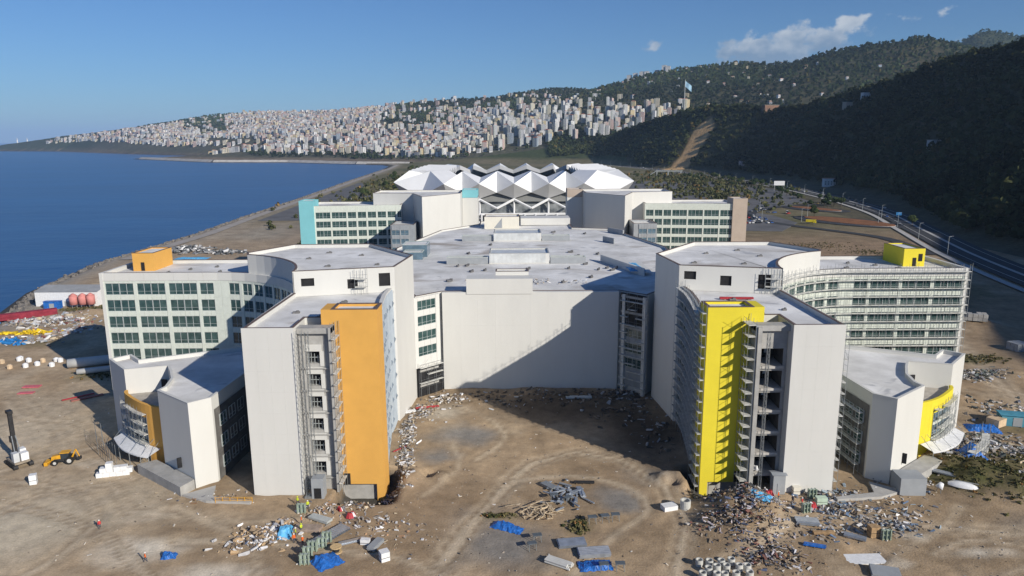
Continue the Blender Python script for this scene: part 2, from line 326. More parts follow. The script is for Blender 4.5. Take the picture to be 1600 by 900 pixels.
def np_mesh(name, V, F, mats, smooth=False, mi=None):
    me = bpy.data.meshes.new(name); n = F.shape[1]
    me.vertices.add(len(V)); me.vertices.foreach_set('co', np.ascontiguousarray(V, np.float32).ravel())
    me.loops.add(F.size); me.loops.foreach_set('vertex_index', np.ascontiguousarray(F, np.int32).ravel())
    me.polygons.add(len(F)); me.polygons.foreach_set('loop_start', np.arange(0, F.size, n, dtype=np.int32)); me.polygons.foreach_set('loop_total', np.full(len(F), n, np.int32))
    for m in (mats if isinstance(mats, (list, tuple)) else [mats]): me.materials.append(m)
    if mi is not None: me.polygons.foreach_set('material_index', np.ascontiguousarray(mi, np.int32))
    me.polygons.foreach_set('use_smooth', np.full(len(F), smooth)); me.update(calc_edges=True); return me
def set_col(me, C):
    a = me.color_attributes.new('tint', 'FLOAT_COLOR', 'POINT'); q = np.ones((len(me.vertices), 4), np.float32); q[:, :C.shape[1]] = C; a.data.foreach_set('color', q.ravel())
def col_mat(name, rough=1.0, nscale=.3, var=.35, bump=.4, bscale=1.5, dist=.3, dscale=None):
    m = bpy.data.materials.new(name); m.use_nodes = True; t = m.node_tree; b = t.nodes['Principled BSDF']; b.inputs['Roughness'].default_value = rough; b.inputs['Specular IOR Level'].default_value = .12
    a = t.nodes.new('ShaderNodeAttribute'); a.attribute_name = 'tint'; g = t.nodes.new('ShaderNodeNewGeometry')
    out = a.outputs['Color']
    for s, v in ((nscale, var), (nscale * 9, var * .8)):
        n = t.nodes.new('ShaderNodeTexNoise'); n.inputs['Scale'].default_value = s; n.inputs['Detail'].default_value = 7; n.inputs['Roughness'].default_value = .65
        t.links.new(g.outputs['Position'], n.inputs['Vector'])
        q = t.nodes.new('ShaderNodeMapRange'); q.inputs[1].default_value = .25; q.inputs[2].default_value = .75; q.inputs[3].default_value = 1 - v; q.inputs[4].default_value = 1 + v
        t.links.new(n.outputs['Fac'], q.inputs[0])
        h = t.nodes.new('ShaderNodeHueSaturation'); t.links.new(q.outputs[0], h.inputs['Value']); t.links.new(out, h.inputs['Color']); out = h.outputs[0]
    t.links.new(out, b.inputs['Base Color'])
    n2 = t.nodes.new('ShaderNodeTexNoise'); n2.inputs['Scale'].default_value = bscale; n2.inputs['Detail'].default_value = 8; t.links.new(g.outputs['Position'], n2.inputs['Vector'])
    bp = t.nodes.new('ShaderNodeBump'); bp.inputs['Strength'].default_value = bump; bp.inputs['Distance'].default_value = dist
    t.links.new(n2.outputs['Fac'], bp.inputs['Height']); t.links.new(bp.outputs[0], b.inputs['Normal'])
    return m
def lerp(a, b, t): return a * (1 - t[:, None]) + np.array(b)[None, :] * t[:, None]
def blob(x, y, cx, cy, rx, ry, rot=0):
    dx, dy = x - cx, y - cy; c, s = math.cos(rot), math.sin(rot); d = np.hypot((dx * c + dy * s) / rx, (-dx * s + dy * c) / ry)
    return np.clip(1.3 - d + 1.3 * fbm(x, y, max(rx, ry) * .9, 4, .6), 0, 1)
def site_col(x, y, z):
    n = np.clip(.5 + 1.5 * fbm(x, y, 40, 6, .6), 0, 1); C = lerp(np.tile((.45, .355, .255), (len(x), 1)), (.285, .215, .148), n)
    C = lerp(C, (.24, .185, .13), np.clip((x - 50) / 50, 0, 1) * .55)
    n4 = np.clip(.5 + 2.2 * fbm(x - 70, y + 40, 7, 4, .65), 0, 1); C = C * (.82 + .34 * n4)[:, None]
    n2 = np.clip(fbm(x, y, 14, 5, .65) * 3.6 - .2, 0, 1); C = lerp(C, (.53, .455, .36), n2 * .6)
    n3 = np.clip(fbm(x + 300, y, 22, 5, .65) * 3.5 - .45, 0, 1); C = lerp(C, (.175, .13, .09), n3 * .75)
    # compacted pale yard in front of and left of the left block
    C = lerp(C, (.56, .515, .43), .8 * blob(x, y, -100, 118, 30, 26)); C = lerp(C, (.55, .50, .42), .6 * blob(x, y, -125, 160, 22, 40))
    for cx, cy, rx, ry, k in ((-64, 115, 8, 4.5, .8), (-50, 107, 9, 3, .7), (-112, 118, 5, 3, .9), (-94, 150, 6, 2.5, .5), (-18, 178, 7, 5, .6), (80, 112, 6, 2.2, .8), (72, 117, 3, 1.6, .7), (64, 109, 3, 1.5, .6), (-70, 127, 6, 3, .4)):
        C = lerp(C, (.70, .67, .61), k * blob(x, y, cx, cy, rx, ry))
    for cx, cy, rx, ry, k in ((-11, 164, 8, 6, .85), (-17, 152, 5, 4, .8), (-1, 116, 10, 7, .8), (22, 131, 6, 6, .85), (29, 142, 5, 5, .6), (-8, 125, 7, 5, .4), (94, 121, 7, 5, .4)):
        C = lerp(C, (.21, .215, .225), k * blob(x, y, cx, cy, rx, ry))
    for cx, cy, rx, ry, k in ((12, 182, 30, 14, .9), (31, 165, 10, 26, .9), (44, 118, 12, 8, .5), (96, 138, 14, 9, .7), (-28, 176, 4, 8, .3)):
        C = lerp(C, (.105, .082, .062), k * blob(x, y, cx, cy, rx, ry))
    for tr, w, k in TRACKS:
        d = poly_d(x, y, tr) + 1.5 * fbm(x, y, 8, 3); C = lerp(C, (.52, .45, .36), np.clip(1.15 - d / w, 0, 1) * .9 * k)
        C = lerp(C, (.22, .165, .115), np.exp(-(np.abs(d - 1.1) / .45) ** 2) * .75 * k)
    for cx, cy, rx, ry, k in ((98, 140, 11, 8, .9), (105, 131, 8, 6, .9), (112, 148, 7, 6, .8), (122, 135, 7, 8, .8), (150, 222, 10, 5, .8), (-124, 212, 12, 6, .7), (-180, 300, 14, 6, .7), (12, 121, 3, 3, .8), (-3, 125, 4, 1.5, .7), (-170, 248, 14, 6, .5), (120, 165, 8, 4, .5), (200, 330, 30, 30, .5)):
        C = lerp(C, (.075, .085, .032), k * np.clip(blob(x, y, cx, cy, rx, ry) * (1 + 2 * fbm(x, y, 5, 4, .7)), 0, 1))
    C = C * np.array((1.0, .955, .87))
    sd = poly_d(x, y, COAST); C = lerp(C, (.30, .27, .23), np.clip(1.4 - sd / 18, 0, 1)); C = lerp(C, (.075, .07, .06), np.clip((-z - .6) / 1.0, 0, 1))
    return C
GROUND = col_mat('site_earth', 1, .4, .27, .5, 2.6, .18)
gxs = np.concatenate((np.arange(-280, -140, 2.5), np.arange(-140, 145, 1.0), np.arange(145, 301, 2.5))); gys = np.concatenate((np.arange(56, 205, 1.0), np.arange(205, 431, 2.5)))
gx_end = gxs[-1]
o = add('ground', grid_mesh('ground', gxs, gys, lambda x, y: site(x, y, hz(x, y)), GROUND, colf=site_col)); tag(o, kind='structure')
def ground_z(x, y): a, b = np.array([x]), np.array([y]); return float(site(a, b, hz(a, b))[0])
PLAIN = col_mat('plain_earth', 1, .08, .35, .6, .5, .8)
def plain_col(x, y, z):
    n = np.clip(.5 + 1.6 * fbm(x, y, 90, 6, .62), 0, 1); C = lerp(np.tile((.20, .165, .105), (len(x), 1)), (.085, .09, .045), n)
    C = lerp(C, (.34, .265, .185), np.clip(1 - (y - 560) / 120, 0, 1) * np.clip(1.2 - (x + 110) / 120, 0, 1))
    C = lerp(C, (.30, .27, .22), blob(x, y, -190, 560, 26, 60) * .8); C = lerp(C, (.30, .21, .14), np.clip((560 - y) / 80, 0, 1) * np.clip((x - 60) / 60, 0, 1) * .8)
    C = lerp(C, (.13, .13, .132), blob(x, y, -140, 620, 50, 90) * .7)
    sd = poly_d(x, y, COAST); C = lerp(C, (.33, .29, .235), np.clip(1.5 - sd / 24, 0, 1)); C = lerp(C, (.075, .07, .06), np.clip((-z - .6) / 1.2, 0, 1))
    C = lerp(C, (.055, .07, .03), np.clip((z - 6) / 10, 0, 1))
    return C
o = add('coastal_plain', grid_mesh('coastal_plain', np.arange(-440, 301, 7.4), np.arange(430, 2351, 8.0), hz, PLAIN, colf=plain_col)); tag(o, kind='structure')
SCAR = [(352, 1640), (365, 1655), (395, 1690), (425, 1715), (447, 1735)]
def hill_col(x, y, z):
    n = np.clip(.5 + 1.6 * fbm(x, y, 60, 5, .6), 0, 1); C = lerp(np.tile((.045, .055, .025), (len(x), 1)), (.09, .075, .045), n)
    C = lerp(C, (.10, .09, .06), np.clip(1 - z / 6, 0, 1)); d = poly_d(x, y, SCAR) + 30 * fbm(x, y, 40, 3); C = lerp(C, (.52, .34, .17), np.clip((25 - d) / 4, 0, 1))
    return C
HILLM = col_mat('hillside_earth', 1, .05, .4, .8, .25, 2)
HX0 = 300.0; hxs = np.concatenate((np.arange(HX0, 760, 8.0), np.arange(760, 1900, 24.0)))
o = add('hillside', grid_mesh('hillside', hxs, np.arange(-560, 2900, 9.0), hz, HILLM, colf=hill_col)); tag(o, kind='structure')
hx_end = float(hxs[-1])
def far_col(x, y, z):
    n = np.clip(.5 + 1.8 * fbm(x, y, 220, 6, .65), 0, 1); C = lerp(np.tile((.03, .042, .018), (len(x), 1)), (.055, .062, .03), n)
    city = np.clip((900 - x) / 700, 0, 1) * np.clip((5300 - y) / 300 + .3, 0, 1); C = lerp(C, (.14, .125, .10), city * .45)
    sd = poly_d(x, y, COAST); C = lerp(C, (.20, .15, .105), np.clip(1.6 - sd / 320, 0, 1) * np.clip(1 - z / 9, 0, 1)); C = lerp(C, (.08, .07, .06), np.clip(-z / 1.5, 0, 1))
    return C
FARM = col_mat('far_hill_earth', 1, .012, .35, .9, .04, 12)
keep = lambda x, y: ~((x < 300) & (x > -440) & (y < 2350)) & ~((x > 300) & (x < hx_end) & (y < 2892)) & ~((y < 2350) & (x < -400))
o = add('hills', grid_mesh('hills', np.concatenate((np.arange(-6000, -2000, 40.0), np.arange(-2000, 2300, 25.0), np.arange(2300, 6200, 60.0))), np.concatenate((np.arange(-560, 2350, 60.0), np.arange(2350, 4600, 25.0), np.arange(4600, 8600, 45.0))),
                         lambda x, y: hz(x, y) - .6, FARM, keep=keep, colf=far_col)); tag(o, kind='structure')
# ---- sea
def water():
    m = bpy.data.materials.new('sea_water'); m.use_nodes = True; t = m.node_tree; b = t.nodes['Principled BSDF']
    b.inputs['Roughness'].default_value = .3; b.inputs['IOR'].default_value = 1.33; b.inputs['Specular IOR Level'].default_value = .5
    g = t.nodes.new('ShaderNodeNewGeometry')
    def noise(s, st, d=6):
        v = t.nodes.new('ShaderNodeVectorMath'); v.operation = 'MULTIPLY'; v.inputs[1].default_value = st; t.links.new(g.outputs['Position'], v.inputs[0])
        n = t.nodes.new('ShaderNodeTexNoise'); n.inputs['Scale'].default_value = s; n.inputs['Detail'].default_value = d; n.inputs['Roughness'].default_value = .65; t.links.new(v.outputs[0], n.inputs['Vector']); return n.outputs['Fac']
    r = t.nodes.new('ShaderNodeValToRGB'); r.color_ramp.elements[0].position = .32; r.color_ramp.elements[1].position = .7
    r.color_ramp.elements[0].color = (.004, .045, .15, 1); r.color_ramp.elements[1].color = (.008, .075, .22, 1)
    t.links.new(noise(.006, (.35, 1, 1)), r.inputs[0]); t.links.new(r.outputs[0], b.inputs['Base Color'])
    b1 = t.nodes.new('ShaderNodeBump'); b1.inputs['Strength'].default_value = .55; b1.inputs['Distance'].default_value = .8; t.links.new(noise(.16, (.6, 1, 1), 9), b1.inputs['Height'])
    b2 = t.nodes.new('ShaderNodeBump'); b2.inputs['Strength'].default_value = .5; b2.inputs['Distance'].default_value = 3; t.links.new(noise(.02, (.5, 1, 1), 4), b2.inputs['Height'])
    t.links.new(b1.outputs[0], b2.inputs['Normal']); t.links.new(b2.outputs[0], b.inputs['Normal']); return m
me = bpy.data.meshes.new('sea'); S = 60000; SEAZ = -4.2; me.from_pydata([(-S, -9000, SEAZ), (S, -9000, SEAZ), (S, S, SEAZ), (-S, S, SEAZ)], [], [(0, 1, 2, 3)]); me.materials.append(water()); tag(add('sea', me), kind='structure')
# ---- shore stones along the near coast, and the stone breakwater far out
def stones(name, pts, mat, n, r0, r1, wob, zof):
    P = Path(pts); V = []; F = []; base = np.array([(-1, -1, -1), (1, -1, -.8), (1, 1, -1), (-1, 1, -.9), (-.7, -.8, .8), (.8, -.7, 1), (.7, .8, .7), (-.8, .7, .9)]); q = np.array([(0, 3, 2, 1), (4, 5, 6, 7), (0, 1, 5, 4), (1, 2, 6, 5), (2, 3, 7, 6), (3, 0, 4, 7)])
    cs = [P.at(random.random() * P.L) for i in range(n)]; XY = np.array([(c.x + random.gauss(0, wob), c.y + random.gauss(0, wob)) for c in cs]); ZZ = zof(XY[:, 0], XY[:, 1])
    for i in range(n):
        x, y = XY[i]; s = random.uniform(r0, r1)
        a = random.random() * 6.28; R3 = np.array(Matrix.Rotation(a, 3, 'Z') @ Matrix.Rotation(random.uniform(-.5, .5), 3, 'X'))
        V.append((base * s * np.random.uniform(.6, 1.2, (8, 3))) @ R3.T + np.array((x, y, ZZ[i]))); F.append(q + 8 * i)
    return np_mesh(name, np.concatenate(V), np.concatenate(F), mat)
ROCK = M('shore_rock', (.11, .105, .10), 1, .3, .3, .15, c2=(.24, .22, .20))
tag(add('shore_stones', stones('shore_stones', [(p[0] + 2, p[1]) for p in COAST[1:11]], ROCK, 2600, .5, 1.5, 2.6, lambda x, y: np.maximum(-4.3, hz(x, y)))), 'rough grey armour stones heaped along the waterline', 'stones', kind='stuff')
PALE = M('breakwater_stone', (.42, .40, .37), 1, .2, .05)
BWP = [(-300, 2200), (-468, 2262), (-757, 2505), (-1039, 2560), (-1545, 3080)]
P = Path(BWP); mb = MB(); N = 60
for i in range(N):
    a, b = P.at(P.L * i / N), P.at(P.L * (i + 1) / N); t = (b - a).normalized(); n = Vector((-t.y, t.x)); h0, h1 = 5 + random.random(), 0
    V = [];
    for c in (a, b):
        for k, z in ((-16, -3), (-7, 4.4), (7, 4.4), (16, -3)): V.append((c.x + n.x * k, c.y + n.y * k, z + random.uniform(-.4, .4)))
    mb.add(V, ((0, 1, 5, 4), (1, 2, 6, 5), (2, 3, 7, 6)))
tag(mb.build('breakwater', PALE), kind='structure')
# ---- roads
def ribbon(name, pts, w, z, mat, kind='structure', closed=False, step=12):
    P = Path(pts); n = max(2, int(P.L / step)); V = []; F = []; q = [P.at(P.L * i / n) for i in range(n + 1)]
    for i in range(n + 1):
        a = q[max(0, i - 1)]; b = q[min(n, i + 1)]; t = (b - a).normalized(); m_ = Vector((-t.y, t.x)) * w / 2
        for s in (1, -1):
            x, y = q[i].x + s * m_.x, q[i].y + s * m_.y; V.append((x, y, z))
        if i: F.append((2 * i - 2, 2 * i - 1, 2 * i + 1, 2 * i))
    me = bpy.data.meshes.new(name); me.from_pydata(V, [], F); me.materials.append(mat); o = add(name, me)
    if kind: tag(o, kind=kind)
    return o
def smooth_path(pts, n=8):
    out = []
    for i in range(len(pts) - 1):
        p0 = Vector(pts[max(0, i - 1)]); p1 = Vector(pts[i]); p2 = Vector(pts[i + 1]); p3 = Vector(pts[min(len(pts) - 1, i + 2)])
        for k in range(n):
            t = k / n; out.append(tuple(.5 * (2 * p1 + (p2 - p0) * t + (2 * p0 - 5 * p1 + 4 * p2 - p3) * t * t + (3 * p1 - p0 - 3 * p2 + p3) * t ** 3)))
    return out + [tuple(pts[-1])]
HWY = smooth_path([(226, 120), (238, 220), (252, 318), (276, 426), (312, 545), (352, 680), (380, 860), (392, 1080), (372, 1350), (318, 1700), (236, 2080), (150, 2320)])
ribbon('highway', HWY, 26, .55, ASPH)
ribbon('highway_median', HWY, 2.4, .64, KERB)
LINE = M('road_paint', (.62, .62, .60), .8, .1, .5)
for k in (-8.2, 8.2): ribbon('lane_line', Path(HWY).off(k), .35, .60, LINE)
ribbon('pavement', Path(HWY).off(18), 4, .60, KERB)
SLIP = smooth_path([(252, 430), (262, 500), (244, 548), (222, 590), (214, 640), (236, 700), (280, 745), (330, 770)])
ribbon('slip_road', SLIP, 9, .40, ASPH)
def ell(cx, cy, a, b, rot, n=40): return [(cx + a * math.cos(t) * math.cos(rot) - b * math.sin(t) * math.sin(rot), cy + a * math.cos(t) * math.sin(rot) + b * math.sin(t) * math.cos(rot)) for t in [2 * math.pi * i / n for i in range(n + 1)]]
ISLE = M('island_earth', (.22, .105, .055), 1, .25, .12, .1, bump=.4)
def island(name, cx, cy, a, b, rot):
    mb = MB(); mb.prism(ell(cx, cy, a + 9, b + 9, rot)[:-1], .2, .46); tag(mb.build(name + '_carriageway', ASPH), kind='structure')
    mb = MB(); mb.prism(ell(cx, cy, a + .6, b + .6, rot)[:-1], .3, .72); tag(mb.build(name + '_kerb', KERB), kind='structure')
    mb = MB(); mb.prism(ell(cx, cy, a, b, rot)[:-1], .3, 1.1); tag(mb.build(name, ISLE), kind='structure')
island('roundabout_island', 282, 606, 42, 17, R(-62)); island('traffic_island', 300, 715, 28, 10, R(-60))
for nm, pl in (('parking_lot', [(120, 560), (205, 545), (238, 600), (238, 660), (205, 770), (120, 700)]), ('stadium_parking', [(120, 720), (232, 700), (330, 800), (360, 1000), (330, 1200), (180, 1200)]), ('seaside_parking', [(-225, 640), (-150, 640), (-150, 800), (-245, 1200), (-252, 1200)]), ('seaside_road', [(-120, 540), (-112, 540), (-200, 1700), (-210, 1700)])):
    mb = MB(); mb.prism(pl, .1, .34 if nm != 'seaside_road' else .37); tag(mb.build(nm, M('parking_asphalt', (.12, .12, .125), .95, .25, .05)), kind='structure')
PROM = [(p[0] + 16, p[1]) for p in COAST[5:12]]; ribbon('promenade', PROM, 8, .45, M('promenade_paving', (.34, .31, .28), .9, .15, .1))
# ================================================================== the hospital
AX = 6.0; ZW = 34.8; ZC = 39.9; PITCHZ = 4.63
ROWS = [(28.75 - PITCHZ * i, 31.95 - PITCHZ * i) for i in range(7)]        # window bands, top storey first
_wm = {}
def window_meshes(w, h, n, gm):
    k = (round(w, 2), round(h, 2), n, gm.name)
    if k in _wm: return _wm[k]
    f = MB(); t = .09
    f.span(0, w, -.03, .22, 0, t); f.span(0, w, -.03, .22, h - t, h)
    for i in range(n + 1):
        x = min(max(w * i / n, t / 2), w - t / 2); f.span(x - t / 2, x + t / 2, -.028, .218, t, h - t)
    f.span(t, w - t, .0, .2, h * .3 - .03, h * .3 + .03)
    p = MB()
    for i in range(n):
        d = random.uniform(-.03, .03); p.quad((w * i / n, .10 + d, 0), (w * (i + 1) / n, .10 - d, 0), (w * (i + 1) / n, .11 - d, h), (w * i / n, .11 + d, h))
    p.quad((0, .3, 0), (w, .3, 0), (w, .3, h), (0, .3, h))
    _wm[k] = (f.mesh('window', ALU), p.mesh('pane', gm)); return _wm[k]
_bm = {}
def panel_mesh(w, h, d0, d1, n, mat, nm):
    k = (round(w, 2), round(h, 2), d0, d1, n, mat.name)
    if k in _bm: return _bm[k]
    f = MB(); g = .03
    for i in range(n): f.span(w * i / n + g, w * (i + 1) / n - g, d0, d1, g, h - g)
    f.span(0, w, d0 + .06, d1, 0, h); _bm[k] = f.mesh(nm, mat); return _bm[k]
def facade(root, path, segs, rows, zbot, ztop, span_mat=OFFW, pier_mat=OFFW, gm=GLASS, flat=None, top_mat=None, npn=2, skip=None):
    P = Path(path); s = 0.0; top_mat = top_mat or span_mat
    for kind, w in segs:
        if s >= P.L - .3: break
        w = min(w, P.L - s); a, b = P.at(s), P.at(s + w); t = b - a; L = t.length
        L = round(L, 1) if abs(L - round(L, 1)) < .12 else L
        if kind == 'w':
            for r, (z0, z1) in enumerate(rows):
                if skip and skip(a, r): continue
                fm, pm = window_meshes(L, z1 - z0, npn, gm); o = add('window', fm, root, frame_m((a.x, a.y, z0), t)); add('pane', pm, o, frame_m((a.x, a.y, z0), t))
                zb = rows[r + 1][1] if r + 1 < len(rows) else zbot
                if z0 - zb > .2: add('spandrel_panel', panel_mesh(L, z0 - zb, -.10, .4, 3, span_mat, 'spandrel_panel'), root, frame_m((a.x, a.y, zb), t))
            add('parapet_panel', panel_mesh(L, ztop - rows[0][1], -.14, .4, 3, top_mat, 'parapet_panel'), root, frame_m((a.x, a.y, rows[0][1]), t))
        else:
            if w < 1.6: add('pier', panel_mesh(L, ztop - zbot, -.17, .4, 1, pier_mat, 'pier'), root, frame_m((a.x, a.y, zbot), t))
            else:
                z = zbot; n = 7; hh = (ztop - zbot) / n
                for i in range(n): add('cladding_panel', panel_mesh(L, hh, -.12, .4, max(2, int(L / 1.5)), pier_mat, 'cladding_panel'), root, frame_m((a.x, a.y, zbot + i * hh), t))
        s += w
def shell(root, poly, z0, z1, wall_mat, name='wall', par=.9, th=.45, roof_mat=ROOF, cope=COPE, roofname='roof'):
    """a walled volume: outside faces, parapet, coping and a sunken roof"""
    a = sum(poly[i][0] * poly[(i + 1) % len(poly)][1] - poly[(i + 1) % len(poly)][0] * poly[i][1] for i in range(len(poly)))
    if a < 0: poly = poly[::-1]
    n = len(poly); inn = []; cop = []
    for i in range(n):
        p0, p1, p2 = Vector(poly[i - 1]), Vector(poly[i]), Vector(poly[(i + 1) % n]); t1 = (p1 - p0).normalized(); t2 = (p2 - p1).normalized()
        n1 = Vector((-t1.y, t1.x)); n2 = Vector((-t2.y, t2.x)); k = (n1 + n2); k = k / max(.35, 1 + n1.dot(n2)); inn.append(p1 + k * th); cop.append((p1 - k * .06, p1 + k * (th + .06)))
    m = MB(); V = [(p[0], p[1], z0) for p in poly] + [(p[0], p[1], z1) for p in poly] + [(p.x, p.y, z1) for p in inn] + [(p.x, p.y, z1 - par - .1) for p in inn]
    F = []
    for i in range(n):
        j = (i + 1) % n; F += [(i, j, n + j, n + i), (2 * n + i, 2 * n + j, 3 * n + j, 3 * n + i), (n + i, n + j, 2 * n + j, 2 * n + i)]
    m.add(V, F); w = m.build(name, wall_mat, root)
    m = MB(); m.add([(p.x, p.y, z1 - par) for p in inn], (tuple(range(n)),)); r = m.build(roofname, roof_mat, root)
    m = MB(); V = []
    for z in (z1 + .02, z1 + .12):
        for o_, i_ in cop: V += [(o_.x, o_.y, z), (i_.x, i_.y, z)]
    F = []
    for i in range(n):
        j = (i + 1) % n; F += [(2 * n + 2 * i, 2 * n + 2 * j, 2 * n + 2 * j + 1, 2 * n + 2 * i + 1), (2 * i, 2 * j, 2 * n + 2 * j, 2 * n + 2 * i), (2 * i + 1, 2 * n + 2 * i + 1, 2 * n + 2 * j + 1, 2 * j + 1)]
    m.add(V, F); c = m.build('coping', cope, w)
    return w, r
def holed_wall(root, a, b, z0, z1, holes, mat, depth=.5, name='wall', back=None, backmat=DARK, revmat=None):
    """flat wall from a to b with real openings (s0, s1, za, zb); reveals are part of the wall"""
    a = Vector(a); b = Vector(b); L = (b - a).length; t = (b - a) / L; n = Vector((-t.y, t.x))
    ss = sorted({0, L} | {h[0] for h in holes} | {h[1] for h in holes}); zs = sorted({z0, z1} | {h[2] for h in holes} | {h[3] for h in holes}); m = MB()
    pt = lambda s, z, d=0: (a.x + t.x * s + n.x * d, a.y + t.y * s + n.y * d, z)
    for i in range(len(ss) - 1):
        for j in range(len(zs) - 1):
            cs, cz = (ss[i] + ss[i + 1]) / 2, (zs[j] + zs[j + 1]) / 2
            if any(h[0] < cs < h[1] and h[2] < cz < h[3] for h in holes): continue
            m.quad(pt(ss[i], zs[j]), pt(ss[i + 1], zs[j]), pt(ss[i + 1], zs[j + 1]), pt(ss[i], zs[j + 1]))
    for s0, s1, za, zb in holes:
        k = 1 if revmat else 0; m.quad(pt(s0, za), pt(s0, za, depth), pt(s1, za, depth), pt(s1, za), k); m.quad(pt(s0, zb), pt(s1, zb), pt(s1, zb, depth), pt(s0, zb, depth), k)
        m.quad(pt(s0, za), pt(s0, zb), pt(s0, zb, depth), pt(s0, za, depth), k); m.quad(pt(s1, za), pt(s1, za, depth), pt(s1, zb, depth), pt(s1, zb), k)
    w = m.build(name, [mat, revmat] if revmat else mat, root)
    for s0, s1, za, zb in holes:
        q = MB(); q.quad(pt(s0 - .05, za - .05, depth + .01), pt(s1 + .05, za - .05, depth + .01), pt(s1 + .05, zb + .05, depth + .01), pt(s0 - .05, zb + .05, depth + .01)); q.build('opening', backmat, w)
    return w
def arc(cx, cy, r, a0, a1, n): return [(cx - r * math.cos(R(a0 + (a1 - a0) * i / n)), cy + r * math.sin(R(a0 + (a1 - a0) * i / n))) for i in range(n + 1)]
def offset_poly(pts, k): return Path(pts).off(k)

